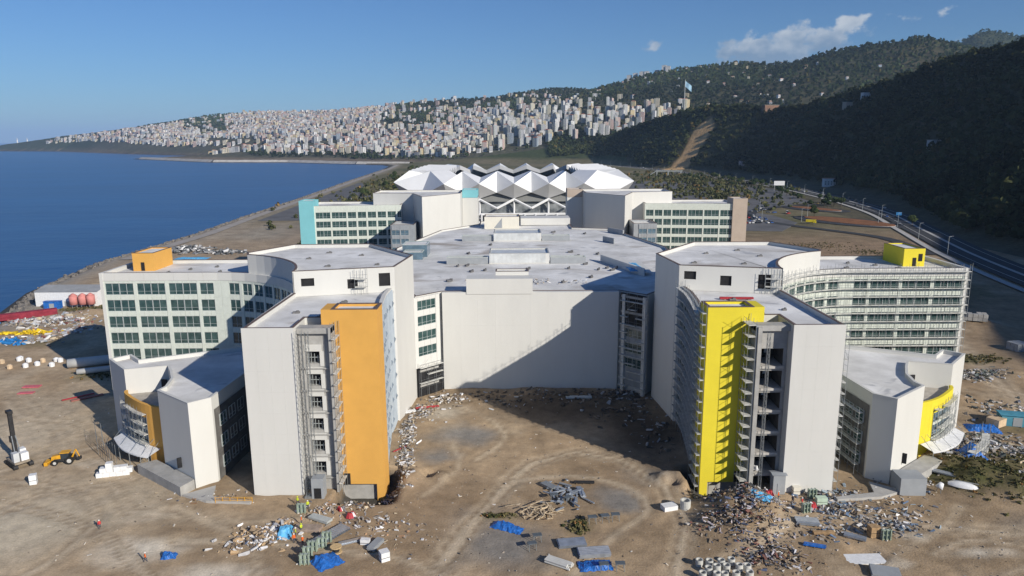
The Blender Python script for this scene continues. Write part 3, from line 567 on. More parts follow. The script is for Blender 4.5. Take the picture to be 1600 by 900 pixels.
def ward_block(s, label, accent, left):
    X = lambda u: AX + s * u
    W = lambda pts: [(X(u), y) for u, y in pts]
    root = thing('hospital_ward_block', label, 'building', (X(62), 165, 0))
    # ---- core: the tall middle volume with its curved flank
    curve = arc(87.6, 164, 30.4, 4, 70, 12)                                   # from the tower flank out to the wing
    core = [(57.2, 166.5), (34.4, 172), (32.3, 190), (47.5, 211.5), (70, 211), (curve[-1][0] + 1.2, curve[-1][1] + 3)] + curve[::-1]
    cw = W(core)
    wl_, rf = shell(root, cw, 0, ZC, WHITE, 'core_wall', roofname='core_roof')
    # wall above the tower roof, with three openings
    pa, pb = (X(57.05), 166.1), (X(34.35), 171.6)
    if s > 0: pa, pb = pb, pa
    L = (Vector(pa) - Vector(pb)).length
    hl = [(1.6, 4.6, 36.3, 38.2), (12.2, 14.6, 35.2, 37.5), (19.6, 22.3, 35.4, 38.6)] if left else [(1.2, 4.0, 36.6, 38.6), (9.6, 12.2, 35.4, 37.8), (18.2, 21.2, 35.0, 38.4)]
    holed_wall(root, pa, pb, 33.9, ZC - .05, hl, WHITE, .35, 'core_front_wall')
    # ---- tower pointing at the camera
    inner = [(32.9, 143.8), (33.7, 150), (34.6, 157), (35.3, 165), (35.0, 173)]
    tower = [(57.6, 134), (48, 134), (48, 142.4), (41.9, 142.4), (41.9, 143.6), (33.4, 143.6)] + [(u + .4, y) for u, y in inner[1:]] + [(57.2, 170)]
    shell(root, W(tower), 0, ZW - .05, WHITE, 'tower_wall', roofname='tower_roof')
    # flat white end wall panels, a little proud
    e0, e1 = (X(57.9), X(47.9)) if s < 0 else (X(47.9), X(57.9))
    for i in range(8):
        mb = MB(); z0 = .3 + i * 4.32
        for k in range(4):
            xa = e0 + (e1 - e0) * k / 4; xb = e0 + (e1 - e0) * (k + 1) / 4; mb.span(xa + .004, xb - .004, 133.85, 133.99, z0 + .004, z0 + 4.316)
        mb.build('end_wall_panel', WHITE, root)
    # stair slab in the accent colour
    x0, x1 = sorted((X(32.6), X(41.66)))
    w2, r2 = shell(root, [(x0, 138.5), (x1, 138.5), (x1, 144), (x0, 144)], 0.2, 37.3, accent, 'stair_tower', par=.5, th=.5, roofname='stair_roof')
    xa, xb = sorted((X(32.6), X(34.2))); mb = MB(); mb.span(xa, xb, 138.5, 144, -5.5, .2); mb.build('stair_leg', accent, root)
    xh0, xh1 = sorted((X(41.66), X(43.7))); mb = MB(); mb.span(xh0, xh1, 138.5, 144, 34.0, 37.32); mb.build('stair_head', accent, root)
    xa, xb = sorted((X(34.2), X(41.66))); mb = MB(); mb.span(xa, xb, 139.4, 144, -5.5, .2); mb.build('stair_base', CONC, root)
    xd0, xd1 = sorted((X(40.9), X(39.6))); mb = MB(); mb.span(xd0, xd1, 138.4, 138.52, .2, 2.6); mb.build('slab_door', DARK, root)
    # recess bay between slab and end wall: storeys with openings
    a, b = (X(47.95), 136.6), (X(41.65), 136.6)
    if s > 0: a, b = b, a
    if left:
        hol = []
        for i in range(6):
            z0 = 26.9 - i * 4.63; hol.append((1.5, 4.1, z0, z0 + 2.5))
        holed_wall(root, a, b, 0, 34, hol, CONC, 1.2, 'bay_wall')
        for i in range(6):
            z0 = 26.9 - i * 4.63; xw = a[0] + 1.2
            mb = MB(); mb.span(xw, xw + 3.3, 136.42, 136.6, z0 + 2.5, z0 + 3.9); mb.span(xw + 2.9, xw + 3.7, 136.44, 136.6, z0 - .5, z0 + 2.5); mb.build('plaster_patch', WHITE, root)
            mb = MB(); mb.span(a[0] + .05, b[0] - .05, 136.2, 136.62, z0 - 1.1, z0 - .85); mb.build('floor_edge', CONC, root)
            # unfinished glazing frame inside the opening
            mb = MB(); xs = a[0] + 1.5
            for q in range(4): mb.span(xs + .1 + q * .65, xs + .18 + q * .65, 137.0, 137.1, z0, z0 + 2.5 - .3 * q)
            mb.span(xs, xs + 2.6, 137.0, 137.1, z0 + 1.1, z0 + 1.2); mb.build('opening_frame', ALU, root)
    else:
        hol = [(.9, 5.6, 25.9 - i * 4.55, 29.4 - i * 4.55) for i in range(6)] + [(.9, 5.6, 0, 2.8)]
        holed_wall(root, a, b, 0, 34, hol, CONC, 5.4, 'bay_wall', backmat=M('interior_shade', (.03, .028, .027), .95, .5, .6), revmat=M('reveal_shade', (.09, .085, .08), .95, .4, .6))  # room backs and reveals coloured dark to stand in for shade
        for i in range(6):
            z0 = 25.9 - i * 4.55
            mb = MB(); mb.add([(a[0] + .85, 136.1, z0), (b[0] - .6, 136.1, z0), (b[0] - .6, 141.8, z0 + .15), (a[0] + .85, 141.8, z0 + .15), (a[0] + .85, 136.1, z0 - .5), (b[0] - .6, 136.1, z0 - .5)], ((0, 1, 2, 3), (4, 5, 1, 0))); mb.build('floor_slab', M('dusty_slab', (.45, .43, .40), .95, .2, 1.5), root)
            mb = MB(); mb.span(a[0] + 3.6, a[0] + 4.3, 141.55, 141.75, z0 + 1.2, z0 + 2.2); mb.build('pale_hatch', WPLAS, root)
            mb = MB(); mb.span(a[0] + 2.0, a[0] + 3.0, 141.5, 141.9, z0 + .2, z0 + 2.6); mb.build('door_opening', DARK, root)
        mb = MB(); mb.span(a[0] - .1, a[0] + .7, 135.0, 136.65, 0, 34.1); mb.build('edge_column', CONC, root)
        mb = MB()
        for k in range(5):
            p = Vector((a[0] + 1.2 + random.uniform(0, 1), 137 + random.uniform(0, .8), 3.1 + .4)); mb.tube(p, p + Vector((random.uniform(-.3, .3), 0, .8)), .4, .15, 6)
        mb.build('white_wrap', WPLAS, root)
    # the bay's inner cheek, facing the slab
    xa, xb = sorted((X(41.7), X(41.2))); mb = MB(); mb.span(xa, xb, 135.4, 138.5, 0, 34.4); mb.build('bay_cheek', GREYW if not left else CONC, root)
    xa, xb = sorted((X(48), X(41.2))); mb = MB(); mb.span(xa, xb, 135.6, 138.4, 33.2, 34.3); mb.build('bay_lintel', CONC, root)
    # inner (courtyard) flank
    ip = W(inner)
    if left:   # insulated wall with fixing flaps
        P = Path(ip[::1] if s < 0 else ip[::-1])
        m = MB(); Q = [P.at(P.L * i / 10) for i in range(11)]
        for i in range(10):
            for j in range(7):
                za, zb = 0.2 + j * 4.9, 0.2 + (j + 1) * 4.9 - .05; p, q = Q[i], Q[i + 1]
                n = Vector(((q - p).y, -(q - p).x)).normalized() * .12
                mm = MB(); mm.add([(p.x + n.x, p.y + n.y, za), (q.x + n.x, q.y + n.y, za), (q.x + n.x, q.y + n.y, zb), (p.x + n.x, p.y + n.y, zb), (p.x, p.y, za), (q.x, q.y, za), (q.x, q.y, zb), (p.x, p.y, zb)], ((0, 1, 2, 3), (4, 0, 3, 7), (1, 5, 6, 2), (3, 2, 6, 7), (4, 5, 1, 0))); mm.build('insulation_panel', INSUL, root)
        fl = MB(); fl.add([(-.25, 0, 0), (.25, 0, 0), (.25, -.38, -.5), (-.25, -.38, -.5), (-.25, 0, -1.4), (.25, 0, -1.4)], ((0, 1, 2, 3), (3, 2, 5, 4), (0, 3, 4), (1, 5, 2))); fm = fl.mesh('membrane_flap', M('grey_flap', (.20, .24, .29), .8, .2, 1))
        for i in range(9):
            for j in range(7):
                if random.random() < .12: continue
                d = 2.5 + i * 4.1 + random.uniform(-.6, .6); p = P.at(d); q = P.at(d + .1); m4 = frame_m((p.x, p.y, 3.5 + j * 4.75 + random.uniform(-.5, .5)), q - p); n = m4 @ Vector((0, -.14, 0)); m4.translation = n; add('membrane_flap', fm, root, m4)
        mb = MB()
        for i in range(10):
            p, q = Q[i], Q[i + 1]; mb.quad((p.x, p.y, ZW + .1), (q.x, q.y, ZW + .1), (q.x - .9, q.y, ZW + .1), (p.x - .9, p.y, ZW + .1)); mb.quad((p.x, p.y, ZW - 1.0), (q.x, q.y, ZW - 1.0), (q.x, q.y, ZW + .1), (p.x, p.y, ZW + .1))
        mb.build('flank_parapet', WHITE, root)
    else:
        pp = ip[::-1]
        facade(root, pp, [('p', .8)] + [('w', 3.3), ('p', .6)] * 12, ROWS, 0, ZW, gm=GLASS, span_mat=GREYW, pier_mat=GREYW)
    # ---- outer wing with its curtain wall, sweeping into the tower flank
    fp = [(118.5, 194), (87.6, 194)] + [p for p in arc(87.6, 164, 30, 0, 90, 24)[::-1]][1:] + [(57.6, 137)]
    segs = [('p', 1.2)] + [('w', 3.85), ('w', 3.85), ('p', 1.0)] * 2 + [('w', 3.85), ('w', 3.85), ('p', .8), ('w', 3.75), ('p', 4.4), ('w', 3.1), ('p', 1.0)] + [('w', 3.1), ('p', .8)] * 22
    fpw = W(fp); sg = segs
    if s > 0:
        tot = 0; keepseg = []; PL = Path(fpw).L
        for k_, w_ in segs:
            if tot >= PL - .3: break
            w_ = min(w_, PL - tot); keepseg.append((k_, w_)); tot += w_
        fpw = fpw[::-1]; sg = keepseg[::-1]
    facade(root, fpw, sg, ROWS, 0, 32.6)
    # white band above the glazing
    P = Path(fpw); nb = int(P.L / 3.9)
    for i in range(nb):
        a_, b_ = P.at(P.L * i / nb), P.at(P.L * (i + 1) / nb); add('parapet_band', panel_mesh(round((b_ - a_).length, 2), ZW - 32.62, -.2, .4, 1, WHITE, 'parapet_band'), root, frame_m((a_.x, a_.y, 32.62), b_ - a_))
    back = [(118.2, 194.4), (118.2, 216), (66, 216), (70, 193)] + arc(87.6, 164, 30.42, 62, 90, 6)
    shell(root, W(back), 0, ZW - .1, WHITE, 'wing_wall', roofname='wing_roof')
    x0, x1 = sorted((X(118.5), X(117.6))); mb = MB(); mb.span(x0, x1, 193.7, 216.2, 0, ZW + .05); mb.build('wing_end_wall', WHITE, root)
    # roof penthouse in the accent colour with a doorway
    pu0, pu1 = (113.6, 107.6) if left else (111.2, 105.2)
    x0, x1 = sorted((X(pu0), X(pu1)))
    pw_, _ = shell(root, [(x0, 202.6), (x1, 202.6), (x1, 214), (x0, 214)], ZW - 1, 38.9, accent, 'penthouse', par=.3, th=.3, roofname='penthouse_roof')
    mb = MB(); xd = x0 + (2.3 if left else 2.6); mb.span(xd, xd + 1.0, 202.5, 202.66, ZW - .9, ZW + 1.5); mb.build('penthouse_door', DARK, root)
    if not left: mb = MB(); mb.span(x0 + 4.2, x0 + 5.3, 202.5, 202.66, ZW + .5, ZW + 2.6); mb.build('penthouse_window', DARK, root)
    # roof upstands and stains
    for u, y, z, n in ((52, 150, ZW, 1), (46, 146, ZW, 1), (44, 160, ZW, 1), (40, 180, ZC, 1), (52, 178, ZC, 1), (60, 190, ZC, 1), (47, 195, ZC, 1), (98, 204, ZW, 1), (92, 208, ZW, 1), (102, 199, ZW, 1), (88, 200, ZW, 1), (57, 200, ZC, 1)):
        mb = MB(); w = random.uniform(.8, 1.6); mb.box((X(u), y, z - .75), (w, .7, .35)); mb.box((X(u) + w * .2, y, z - .5), (w * .4, .4, .3)); mb.build('roof_vent', M('vent_grey', (.16, .16, .16), .7, .3, 2), root)
    # ---- low annex in front of the wing
    ZA = 18.5
    tcurve = [(86.6, 162), (84.2, 158), (81.6, 153), (80.4, 147.5)]
    annex = [(103.3, 167.6), (95.4, 159.3)] + tcurve + [(80.9, 145.0), (79.0, 143.5), (71.1, 137.2), (67.7, 140.4), (66.6, 155.5), (66.6, 168), (74.6, 177.3), (95.6, 166.9), (99.9, 171.3)]
    shell(root, W(annex), 0, ZA, WHITE, 'annex_wall', cope=WHITE, roofname='annex_roof', par=.8)
    oc = smooth_path([(95.2, 159.0), (94.3, 157.1), (89.2, 152.1), (85.2, 149.3), (81.6, 147.6), (80.2, 146.0)], 4)
    mb = MB(); mb.prism(W([(95.3, 159.2)] + tcurve + oc[::-1][1:]), 12.3, 12.6); mb.build('terrace_floor', M('terrace_screed', (.40, .37, .32), .95, .2, .8), root)
    pts = W(oc); P = Path(pts if s < 0 else pts[::-1]); N = 14; Q = [P.at(P.L * i / N) for i in range(N + 1)]
    def cstrip(nm, z0, z1, d0, d1, mat, i0=0, i1=N):
        m = MB()
        for i in range(i0, i1):
            p, q = Q[i], Q[i + 1]; t = (q - p).normalized(); n = Vector((t.y, -t.x))
            v = []
            for c in (p, q):
                for d, z in ((d0, z0), (d0, z1), (d1, z1), (d1, z0)): v.append((c.x + n.x * d, c.y + n.y * d, z))
            m.add(v, ((0, 4, 5, 1), (1, 5, 6, 2), (2, 6, 7, 3), (3, 7, 4, 0), (0, 1, 2, 3), (7, 6, 5, 4)))
        return m.build(nm, mat, root)
    cstrip('accent_band', 10.6, 13.7, -.3, .35, accent)
    i0, i1 = (N - 5, N) if s < 0 else (0, 5)
    cstrip('accent_pier', .4, 10.6, -.3, .36, accent, i0, i1)
    gi0, gi1 = (0, N - 5) if s < 0 else (5, N)
    for j, (z0, z1) in enumerate(((8.1, 10.5), (5.2, 7.6), (1.0, 4.2))):
        for i in range(gi0, gi1):
            p, q = Q[i], Q[i + 1]; fm, pm = window_meshes(round((q - p).length, 2), z1 - z0, 1, GLASSB); m4 = frame_m((p.x, p.y, z0), q - p); o_ = add('window', fm, root, m4); add('pane', pm, o_, m4)
        cstrip('spandrel_band', z1, z1 + .5, -.2, .12, OFFW, gi0, gi1)
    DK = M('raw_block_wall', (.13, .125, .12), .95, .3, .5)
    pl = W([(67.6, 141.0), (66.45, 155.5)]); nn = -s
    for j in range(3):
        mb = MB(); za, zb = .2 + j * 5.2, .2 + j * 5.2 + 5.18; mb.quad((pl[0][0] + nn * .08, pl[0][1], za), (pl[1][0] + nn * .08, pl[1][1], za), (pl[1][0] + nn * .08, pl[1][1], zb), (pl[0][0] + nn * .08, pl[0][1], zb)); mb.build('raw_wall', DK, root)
    # side windows of the annex, towards the tower
    a_, b_ = (X(67.4), 141.5), (X(66.55), 155)
    if s > 0: a_, b_ = b_, a_
    for fpw_ in ((a_, b_),):
        P2 = Path([(p[0] + (-s) * .12, p[1]) for p in fpw_])
        for i in range(3):
            for j in range(3):
                p = P2.at(1.2 + i * 4.2); q = P2.at(4.2 + i * 4.2); m4 = frame_m((p.x, p.y, 2.2 + j * 4.6), q - p); fm, pm = window_meshes(3.0, 2.6, 2, GLASS); o_ = add('window', fm, root, m4); add('pane', pm, o_, m4)
    # doorways
    dx = X(87.6); mb = MB(); mb.box((dx, 161.45, 14), (1.7, .3, 2.8), rz=s * R(17)); mb.build('terrace_door', DARK, root)
    px_, py_ = X(75.3), 140.3; mb = MB(); mb.box((px_ + s * .12, py_ - .15, 4.4), (.9, .3, 2.2), rz=s * R(-38.6)); mb.build('side_door', DARK, root)
    # raised concrete ledge and kerb at the foot
    mb = MB(); mb.prism(W([(83.5, 146.5), (79.2, 143.3), (71.2, 137), (72.6, 133.6), (86.5, 144.2)]), -.5, 2.2); mb.build('side_terrace', CONC, root)
    mb = MB(); mb.prism(W([(72.4, 133.7), (67.2, 137.6), (66, 133.0), (57.5, 131.2), (57.5, 130.2), (66.6, 131.2)]), -.5, .55); mb.build('foundation_kerb', KERB, root)
    # canopy over the annex entrance (white slab on struts)
    mb = MB(); e = smooth_path([(97.5, 155.5), (92.6, 149.6), (87.5, 146.2), (84.5, 145.2)], 4); i_ = smooth_path([(95.6, 158.5), (90, 152), (85.4, 148.9), (82.8, 147.4)], 4); e, i_ = W(e), W(i_)
    for k in range(len(e) - 1): mb.add([(*e[k], 3.4), (*e[k + 1], 3.4), (*i_[k + 1], 4.3), (*i_[k], 4.3), (*e[k], 3.1), (*e[k + 1], 3.1)], ((0, 1, 2, 3), (4, 5, 1, 0)))
    mb.build('canopy', WPLAS, root)
    mb = MB()
    for k in range(0, len(e), 3): mb.tube((*e[k], 0), (*e[k], 3.2), .09); mb.tube((*e[k], 3.3), (*i_[k], 6.2), .05)
    tag(mb.build('canopy_struts', STEEL, root), kind='stuff')
    return root
Lb = ward_block(-1, 'white hospital ward block with orange stair slab and orange rooftop hut, seaward side', ORANGE, True)
Rb = ward_block(1, 'white hospital ward block with yellow stair slab and yellow rooftop hut, wrapped in scaffolding', YELLOW, False)
# ---- central podium between the blocks
pod = thing('hospital_podium', 'low white central hospital hall with blank front wall and broad flat roof', 'building', (5, 230, 0)); ZP = 28.6
poly = [(-19.6, 197.2), (29.8, 197.2), (36.4, 190.6), (38, 193), (56, 214), (60, 280), (46, 338), (29, 343), (29, 372), (-16, 372), (-16, 360), (-33, 336), (-45, 280), (-45, 214), (-27, 193), (-26.2, 190.6)]
shell(pod, poly, 0, ZP - .15, WHITE, 'podium_wall', par=.7, roofname='podium_roof')
for k in range(10):
    xa, xb = -19.4 + 49 * k / 10, -19.4 + 49 * (k + 1) / 10
    for j in range(3): mb = MB(); mb.span(xa + .004, xb - .004, 195.7, 197.19, .2 + j * 9.43 + .004, .2 + (j + 1) * 9.43 - .004); mb.build('front_wall_panel', WHITE, pod)
mb = MB(); mb.span(-12.6, 5.7, 195.5, 201, ZP - .6, 32.3); mb.build('front_parapet', WHITE, pod)
mb = MB(); mb.span(-4.5, 4.6, 201.1, 205, ZP - .6, 32.6); mb.build('lift_overrun', CONC, pod)
shell(pod, [(-4.6, 201.0), (4.7, 201.0), (4.7, 205.1), (-4.6, 205.1)], ZP - .6, 33.3, WHITE, 'overrun_wall', par=.3, th=.3, roofname='overrun_roof')
SR = [(24.6 - 4.3 * i, 27.3 - 4.3 * i) for i in range(6)]
facade(pod, [(-26.5, 189.2), (-20.0, 195.7)], [('p', 1.2), ('w', 6.3), ('p', 1.4)], SR[:4], 8.5, ZP - .3, WHITE, WHITE, GLASS, npn=4)
facade(pod, [(30.2, 195.7), (36.6, 189.2)], [('p', 1.2), ('w', 6.3), ('p', 1.4)], SR[2:5], 2, ZP - 8.5, GREYW, GREYW, GLASS, npn=4)
for i in range(2): mb = MB(); mb.box((-23.2, 192.2, 7.6 - 4.3 * i), (6.5, .5, .5), rz=R(45)); mb.build('raw_floor_edge', CONC, pod)
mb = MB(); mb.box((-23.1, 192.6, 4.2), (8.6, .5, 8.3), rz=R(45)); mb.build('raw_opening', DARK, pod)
for i in range(3): mb = MB(); mb.box((33.4, 192.2, 27.4 - 4.3 * i), (8.6, .5, .6), rz=R(-45)); mb.build('raw_floor_edge', CONC, pod)
mb = MB(); mb.box((33.2, 192.7, 24), (8.6, .4, 8.6), rz=R(-45)); mb.build('raw_opening', M('interior_shade', (.03, .028, .027)), pod)  # same dark colour, standing in for the shade inside the slot
for x in (31.0, 35.8): mb = MB(); mb.box((x, 225.6 - x, 14), (.9, .9, 28), rz=R(-45)); mb.build('slot_pier', WHITE, pod)
SKY = M('skylight_glazing', (.55, .57, .57), .35, .2, .3, .5)
def skylight(nm, x0, x1, y0, y1, h):
    w_, _ = shell(pod, [(x0, y0), (x1, y0), (x1, y1), (x0, y1)], ZP - .8, ZP + h, WHITE, nm, par=.3, th=.35, roof_mat=SKY, cope=GREYW, roofname='skylight_roof')
    for k in range(int((x1 - x0) / 1.5)):
        mb = MB(); x = x0 + 1.5 * k; mb.span(x + .04, x + 1.46, y0 - .06, y0 - .01, ZP - .4, ZP + h - .1); mb.build('skylight_panel', SKY, w_)
skylight('skylight', -7.8, 12.9, 246, 258, 2.8); skylight('skylight', -7.6, 12.4, 302, 316, 2.6)
for x0, x1, y0, y1, h in ((-22.5, -8.2, 246, 249, 1.5), (13.3, 25.5, 246, 249, 1.4), (-21, -8, 303, 306, 1.4), (12.8, 24.5, 303, 306, 1.4)):
    shell(pod, [(x0, y0), (x1, y0), (x1, y1), (x0, y1)], ZP - .8, ZP + h, GREYW, 'roof_curb', par=.2, th=.3, roof_mat=SKY, roofname='curb_glazing', cope=OFFW)
shell(pod, [(-13, 345), (3.6, 345), (3.6, 356), (-13, 356)], ZP - .8, 33.6, CREAM, 'roof_house', par=.3, roofname='roof_house_top')
mb = MB(); mb.add([(-8.5, 344.95, ZP - .4), (-4.6, 344.95, ZP - .4), (-4.6, 344.95, 33), ], ((0, 1, 2),)); mb.build('roof_house_triangle', GREYW, pod)  # flat grey triangle laid on the front wall
mb = MB(); mb.span(4.5, 29, 358, 371, ZP - .6, 31.4); mb.build('rear_ledge', WHITE, pod)
for x0, x1, y0, y1, h in ((-40, -31, 262, 272, 3.6), (-39, -32, 256, 261.8, 1.8)):
    shell(pod, [(x0, y0), (x1, y0), (x1, y1), (x0, y1)], ZP - .8, ZP + h, GLASSB, 'glazed_box', par=.2, th=.3, roofname='glazed_box_top', cope=OFFW)
mb = MB(); mb.prism([(31, 250), (31.5, 251), (41.5, 222), (41, 221)], ZP - .8, ZP + 1.6); mb.build('roof_upstand', WHITE, pod)
mb = MB(); mb.add([(33, 246, ZP + .2), (44, 246, ZP + .2), (44, 222, ZP + .2), (41.6, 222, ZP + .2)], ((0, 3, 2, 1),)); mb.build('sunken_roof', WHITE, pod)
for x, y, w in ((44, 330, 10), (38, 300, 7)): mb = MB(); mb.prism([(x, y), (x + .6, y + .4), (x + w * .6, y - w), (x + w * .6 - .6, y - w - .4)], ZP - .8, ZP + 1.4); mb.build('roof_upstand', GREYW, pod)
VG = M('vent_dark', (.12, .12, .125), .7, .3, 2)
for i in range(34):
    x, y = random.uniform(-24, 40), random.uniform(205, 336)
    if (-25 < x < 27 and (244 < y < 260 or 300 < y < 318)): continue
    mb = MB(); w = random.uniform(.7, 2.0); mb.box((x, y, ZP - .45), (w, random.uniform(.6, 1.2), .5), rz=random.random()); mb.box((x + w * .3, y + .1, ZP - .1), (w * .5, .5, .4)); mb.build('roof_vent', VG, pod)
# ---- rear blocks beside the stadium
def rear_block(s, label, accent):
    X = lambda u: AX + s * u; W = lambda pts: [(X(u), y) for u, y in pts]; ZR = 36.6; ZQ = 42.0
    root = thing('hospital_rear_block', label, 'building', (X(70), 385, 0))
    shell(root, W([(112, 373), (64, 378.4), (64, 400), (112, 400)]), 0, ZR, WHITE, 'wing_wall', roofname='wing_roof')
    fp = W([(108, 372.6), (63.6, 378)]); sg = [('p', 1.0)] + [('w', 3.7), ('w', 3.7), ('p', .7)] * 2 + [('w', 4.3), ('p', .8)] * 6
    if s > 0: fp = fp[::-1]; sg = [('p', .6)] + [('w', 3.9), ('p', .6)] * 3 + [('w', 3.7), ('w', 3.7), ('p', .7)] * 4
    facade(root, fp, sg, [(30.2 - 4.7 * i, 33.4 - 4.7 * i) for i in range(6)], 0, ZR + .1, npn=2)
    x0, x1 = sorted((X(107.6), X(115.0))); shell(root, [(x0, 371.5), (x1, 371.5), (x1, 382), (x0, 382)], 0, 39.4, accent, 'end_slab', par=.3, roofname='end_slab_top', cope=accent)
    shell(root, W([(80, 389), (58, 384), (50.5, 361), (33, 384), (33, 410), (80, 410)]), 0, ZQ, WHITE, 'core_wall', roofname='core_roof')
    x0, x1 = sorted((X(32.9), X(24.5))); shell(root, [(x0, 398), (x1, 398), (x1, 409), (x0, 409)], 0, ZQ - 3, WHITE, 'stair_shaft', par=.3, roofname='stair_shaft_top'); shell(root, [(x0, 397.8), (x1, 397.8), (x1, 408.8), (x0, 408.8)], ZQ - 3.4, ZQ + .8, accent, 'stair_slab', par=.3, roofname='stair_slab_top', cope=accent)
    x0, x1 = sorted((X(66), X(54.5))); shell(root, [(x0, 357), (x1, 357), (x1, 374), (x0, 374)], 0, 28.6, GREYW, 'link_block', roofname='link_roof')
    a, b = (X(65.5), 356.8), (X(57), 356.8)
    if s > 0: a, b = b, a
    facade(root, [a, b], [('w', 4), ('p', .5), ('w', 4)], [(23.5 - 4.3 * i, 26 - 4.3 * i) for i in range(4)], 8, 28.3, GREYW, GREYW, GLASSB)
    return root
rear_block(-1, 'white hospital block with turquoise end slab, between podium and the sea', TEAL)
rear_block(1, 'white hospital block with taupe brown end slab, beside the car park', TAUPE)
# ================================================================== stadium behind the hospital
stad = thing('stadium', 'large stadium roofed with folded white pyramids behind the hospital', 'stadium', (2, 650, 0))
SW = M('stadium_white', (.72, .73, .74), .5, .05, .1, .4); SG = M('stadium_grey', (.42, .43, .45), .6, .06, .1)
CX = 2.0; w_ = 26.8
fr = [(CX + w_ * k, 556) for k in (-2, -1, 0, 1, 2)]
rt = [(CX + 96, 582)] + [(CX + 98, 582 + 28 * k) for k in range(1, 6)] + [(CX + 96, 750)]
bk = [(CX + w_ * k, 776) for k in (2, 1, 0, -1, -2)]
lf = [(CX - 96, 750)] + [(CX - 98, 582 + 28 * k) for k in range(5, 0, -1)] + [(CX - 96, 582)]
ring = fr + rt + bk + lf; n = len(ring); cen = Vector((CX, 666))
def ins(p, q, k, z, f=.5):
    m = Vector(p).lerp(Vector(q), f); t = (Vector(q) - Vector(p)).normalized(); nrm = Vector((-t.y, t.x)); return (m.x + nrm.x * k, m.y + nrm.y * k, z)
def vin(i, k, z):
    a, b, c = Vector(ring[i - 1]), Vector(ring[i]), Vector(ring[(i + 1) % n]); t = ((b - a).normalized() + (c - b).normalized()).normalized(); nrm = Vector((-t.y, t.x)); return (b.x + nrm.x * k, b.y + nrm.y * k, z)
def facet(nm, pts, mat, up=True):
    mb = MB(); mb.add(pts, (tuple(range(len(pts))),)); o = mb.build(nm, mat, stad); return o
for i in range(n):
    j = (i + 1) % n; p, q = ring[i], ring[j]
    big = (Vector(p) - Vector(q)).length > 32
    V0, V1 = vin(i, 0, 36.6), vin(j, 0, 36.6); Pk = ins(p, q, 12 if not big else 16, 45.3); B = ins(p, q, 7 if not big else 2, 29.3); I0, I1 = vin(i, 40, 39.5), vin(j, 40, 39.5); Im = ins(p, q, 42, 44.6)
    if big: B = ins(p, q, 2, 26)
    facet('roof_facet', (V0, B, Pk), SW); facet('roof_facet', (B, V1, Pk), SW)
    facet('roof_facet', (V0, Pk, Im, I0), SW); facet('roof_facet', (Pk, V1, I1, Im), SW)
    facet('roof_edge', (I0, Im, (Im[0], Im[1], 40.5), (I0[0], I0[1], 36)), SG); facet('roof_edge', (Im, I1, (I1[0], I1[1], 36), (Im[0], Im[1], 40.5)), SG)
    # lower downward facets
    L0, L1 = vin(i, 9, 24.6), vin(j, 9, 24.6)
    facet('lower_facet', (V0, L0, B), SG if i > 3 else M('stadium_pale', (.55, .56, .57), .6, .05, .1)); facet('lower_facet', (V1, B, L1), SG if i > 3 else M('stadium_pale', (.55, .56, .57)))
    mb = MB(); mb.tube(L0, (L0[0], L0[1], 9), .8, .8, 8); mb.build('column', SW, stad)
    if i < 4 or i == n - 1:
        mb = MB(); bm_ = ins(p, q, 6, 14); mb.tube((L0[0], L0[1] - .5, 24), (bm_[0], bm_[1] - 3, 17.5), 1.0, 1.0, 6); mb.build('raking_beam', SW, stad)
        mb = MB(); mb.tube((L1[0], L1[1] - .5, 24), (bm_[0], bm_[1] - 3, 17.5), 1.0, 1.0, 6); mb.build('raking_beam', SW, stad)
    a_, b_ = vin(i, 11, 0), vin(j, 11, 0); mb = MB(); mb.add([(a_[0], a_[1], 22), (b_[0], b_[1], 22), (b_[0], b_[1], 33), (a_[0], a_[1], 33)], ((0, 1, 2, 3),)); mb.build('facade_panel', M('stadium_metal', (.22, .225, .22), .6, .1, .1, stretch=(1, 1, .1)), stad)
    a_, b_ = vin(i, 14, 0), vin(j, 14, 0); mb = MB(); mb.add([(a_[0], a_[1], 0), (b_[0], b_[1], 0), (b_[0], b_[1], 22), (a_[0], a_[1], 22)], ((0, 1, 2, 3),)); mb.build('glazing', M('stadium_glazing', (.06, .07, .08), .3, .6, .15, .5, c2=(.3, .32, .33)), stad)
    a_, b_ = vin(i, 4, 0), vin(j, 4, 0)
    for z in (6, 12.2):
        c_, d_ = vin(i, 14, 0), vin(j, 14, 0); mb = MB(); mb.add([(a_[0], a_[1], z), (b_[0], b_[1], z), (d_[0], d_[1], z), (c_[0], c_[1], z), (a_[0], a_[1], z + 1.6), (b_[0], b_[1], z + 1.6)], ((0, 3, 2, 1), (0, 1, 5, 4))); mb.build('concourse_deck', SW, stad)
for k in range(13):
    x = CX - 50 + 100 * k / 12; mb = MB(); mb.box((x, 559.5, 6.5), (1.2, 1.2, 13)); mb.build('concourse_pillar', SW, stad)
tag(MB().prism(ell(CX, 666, 60, 78, 0)[:-1], .2, .7).build('pitch', M('grass_pitch', (.05, .12, .03), 1, .15, .1), stad), kind=None)
mb = MB()
for i in range(n): pass
bowl_o, bowl_i = [vin(i, 16, 32) for i in range(n)], [vin(i, 62, 3) for i in range(n)]
mb.add(bowl_o + bowl_i, [(i, (i + 1) % n, n + (i + 1) % n, n + i) for i in range(n)]); mb.build('seating_bowl', M('stand_seats', (.08, .13, .22), .8, .3, .2), stad)
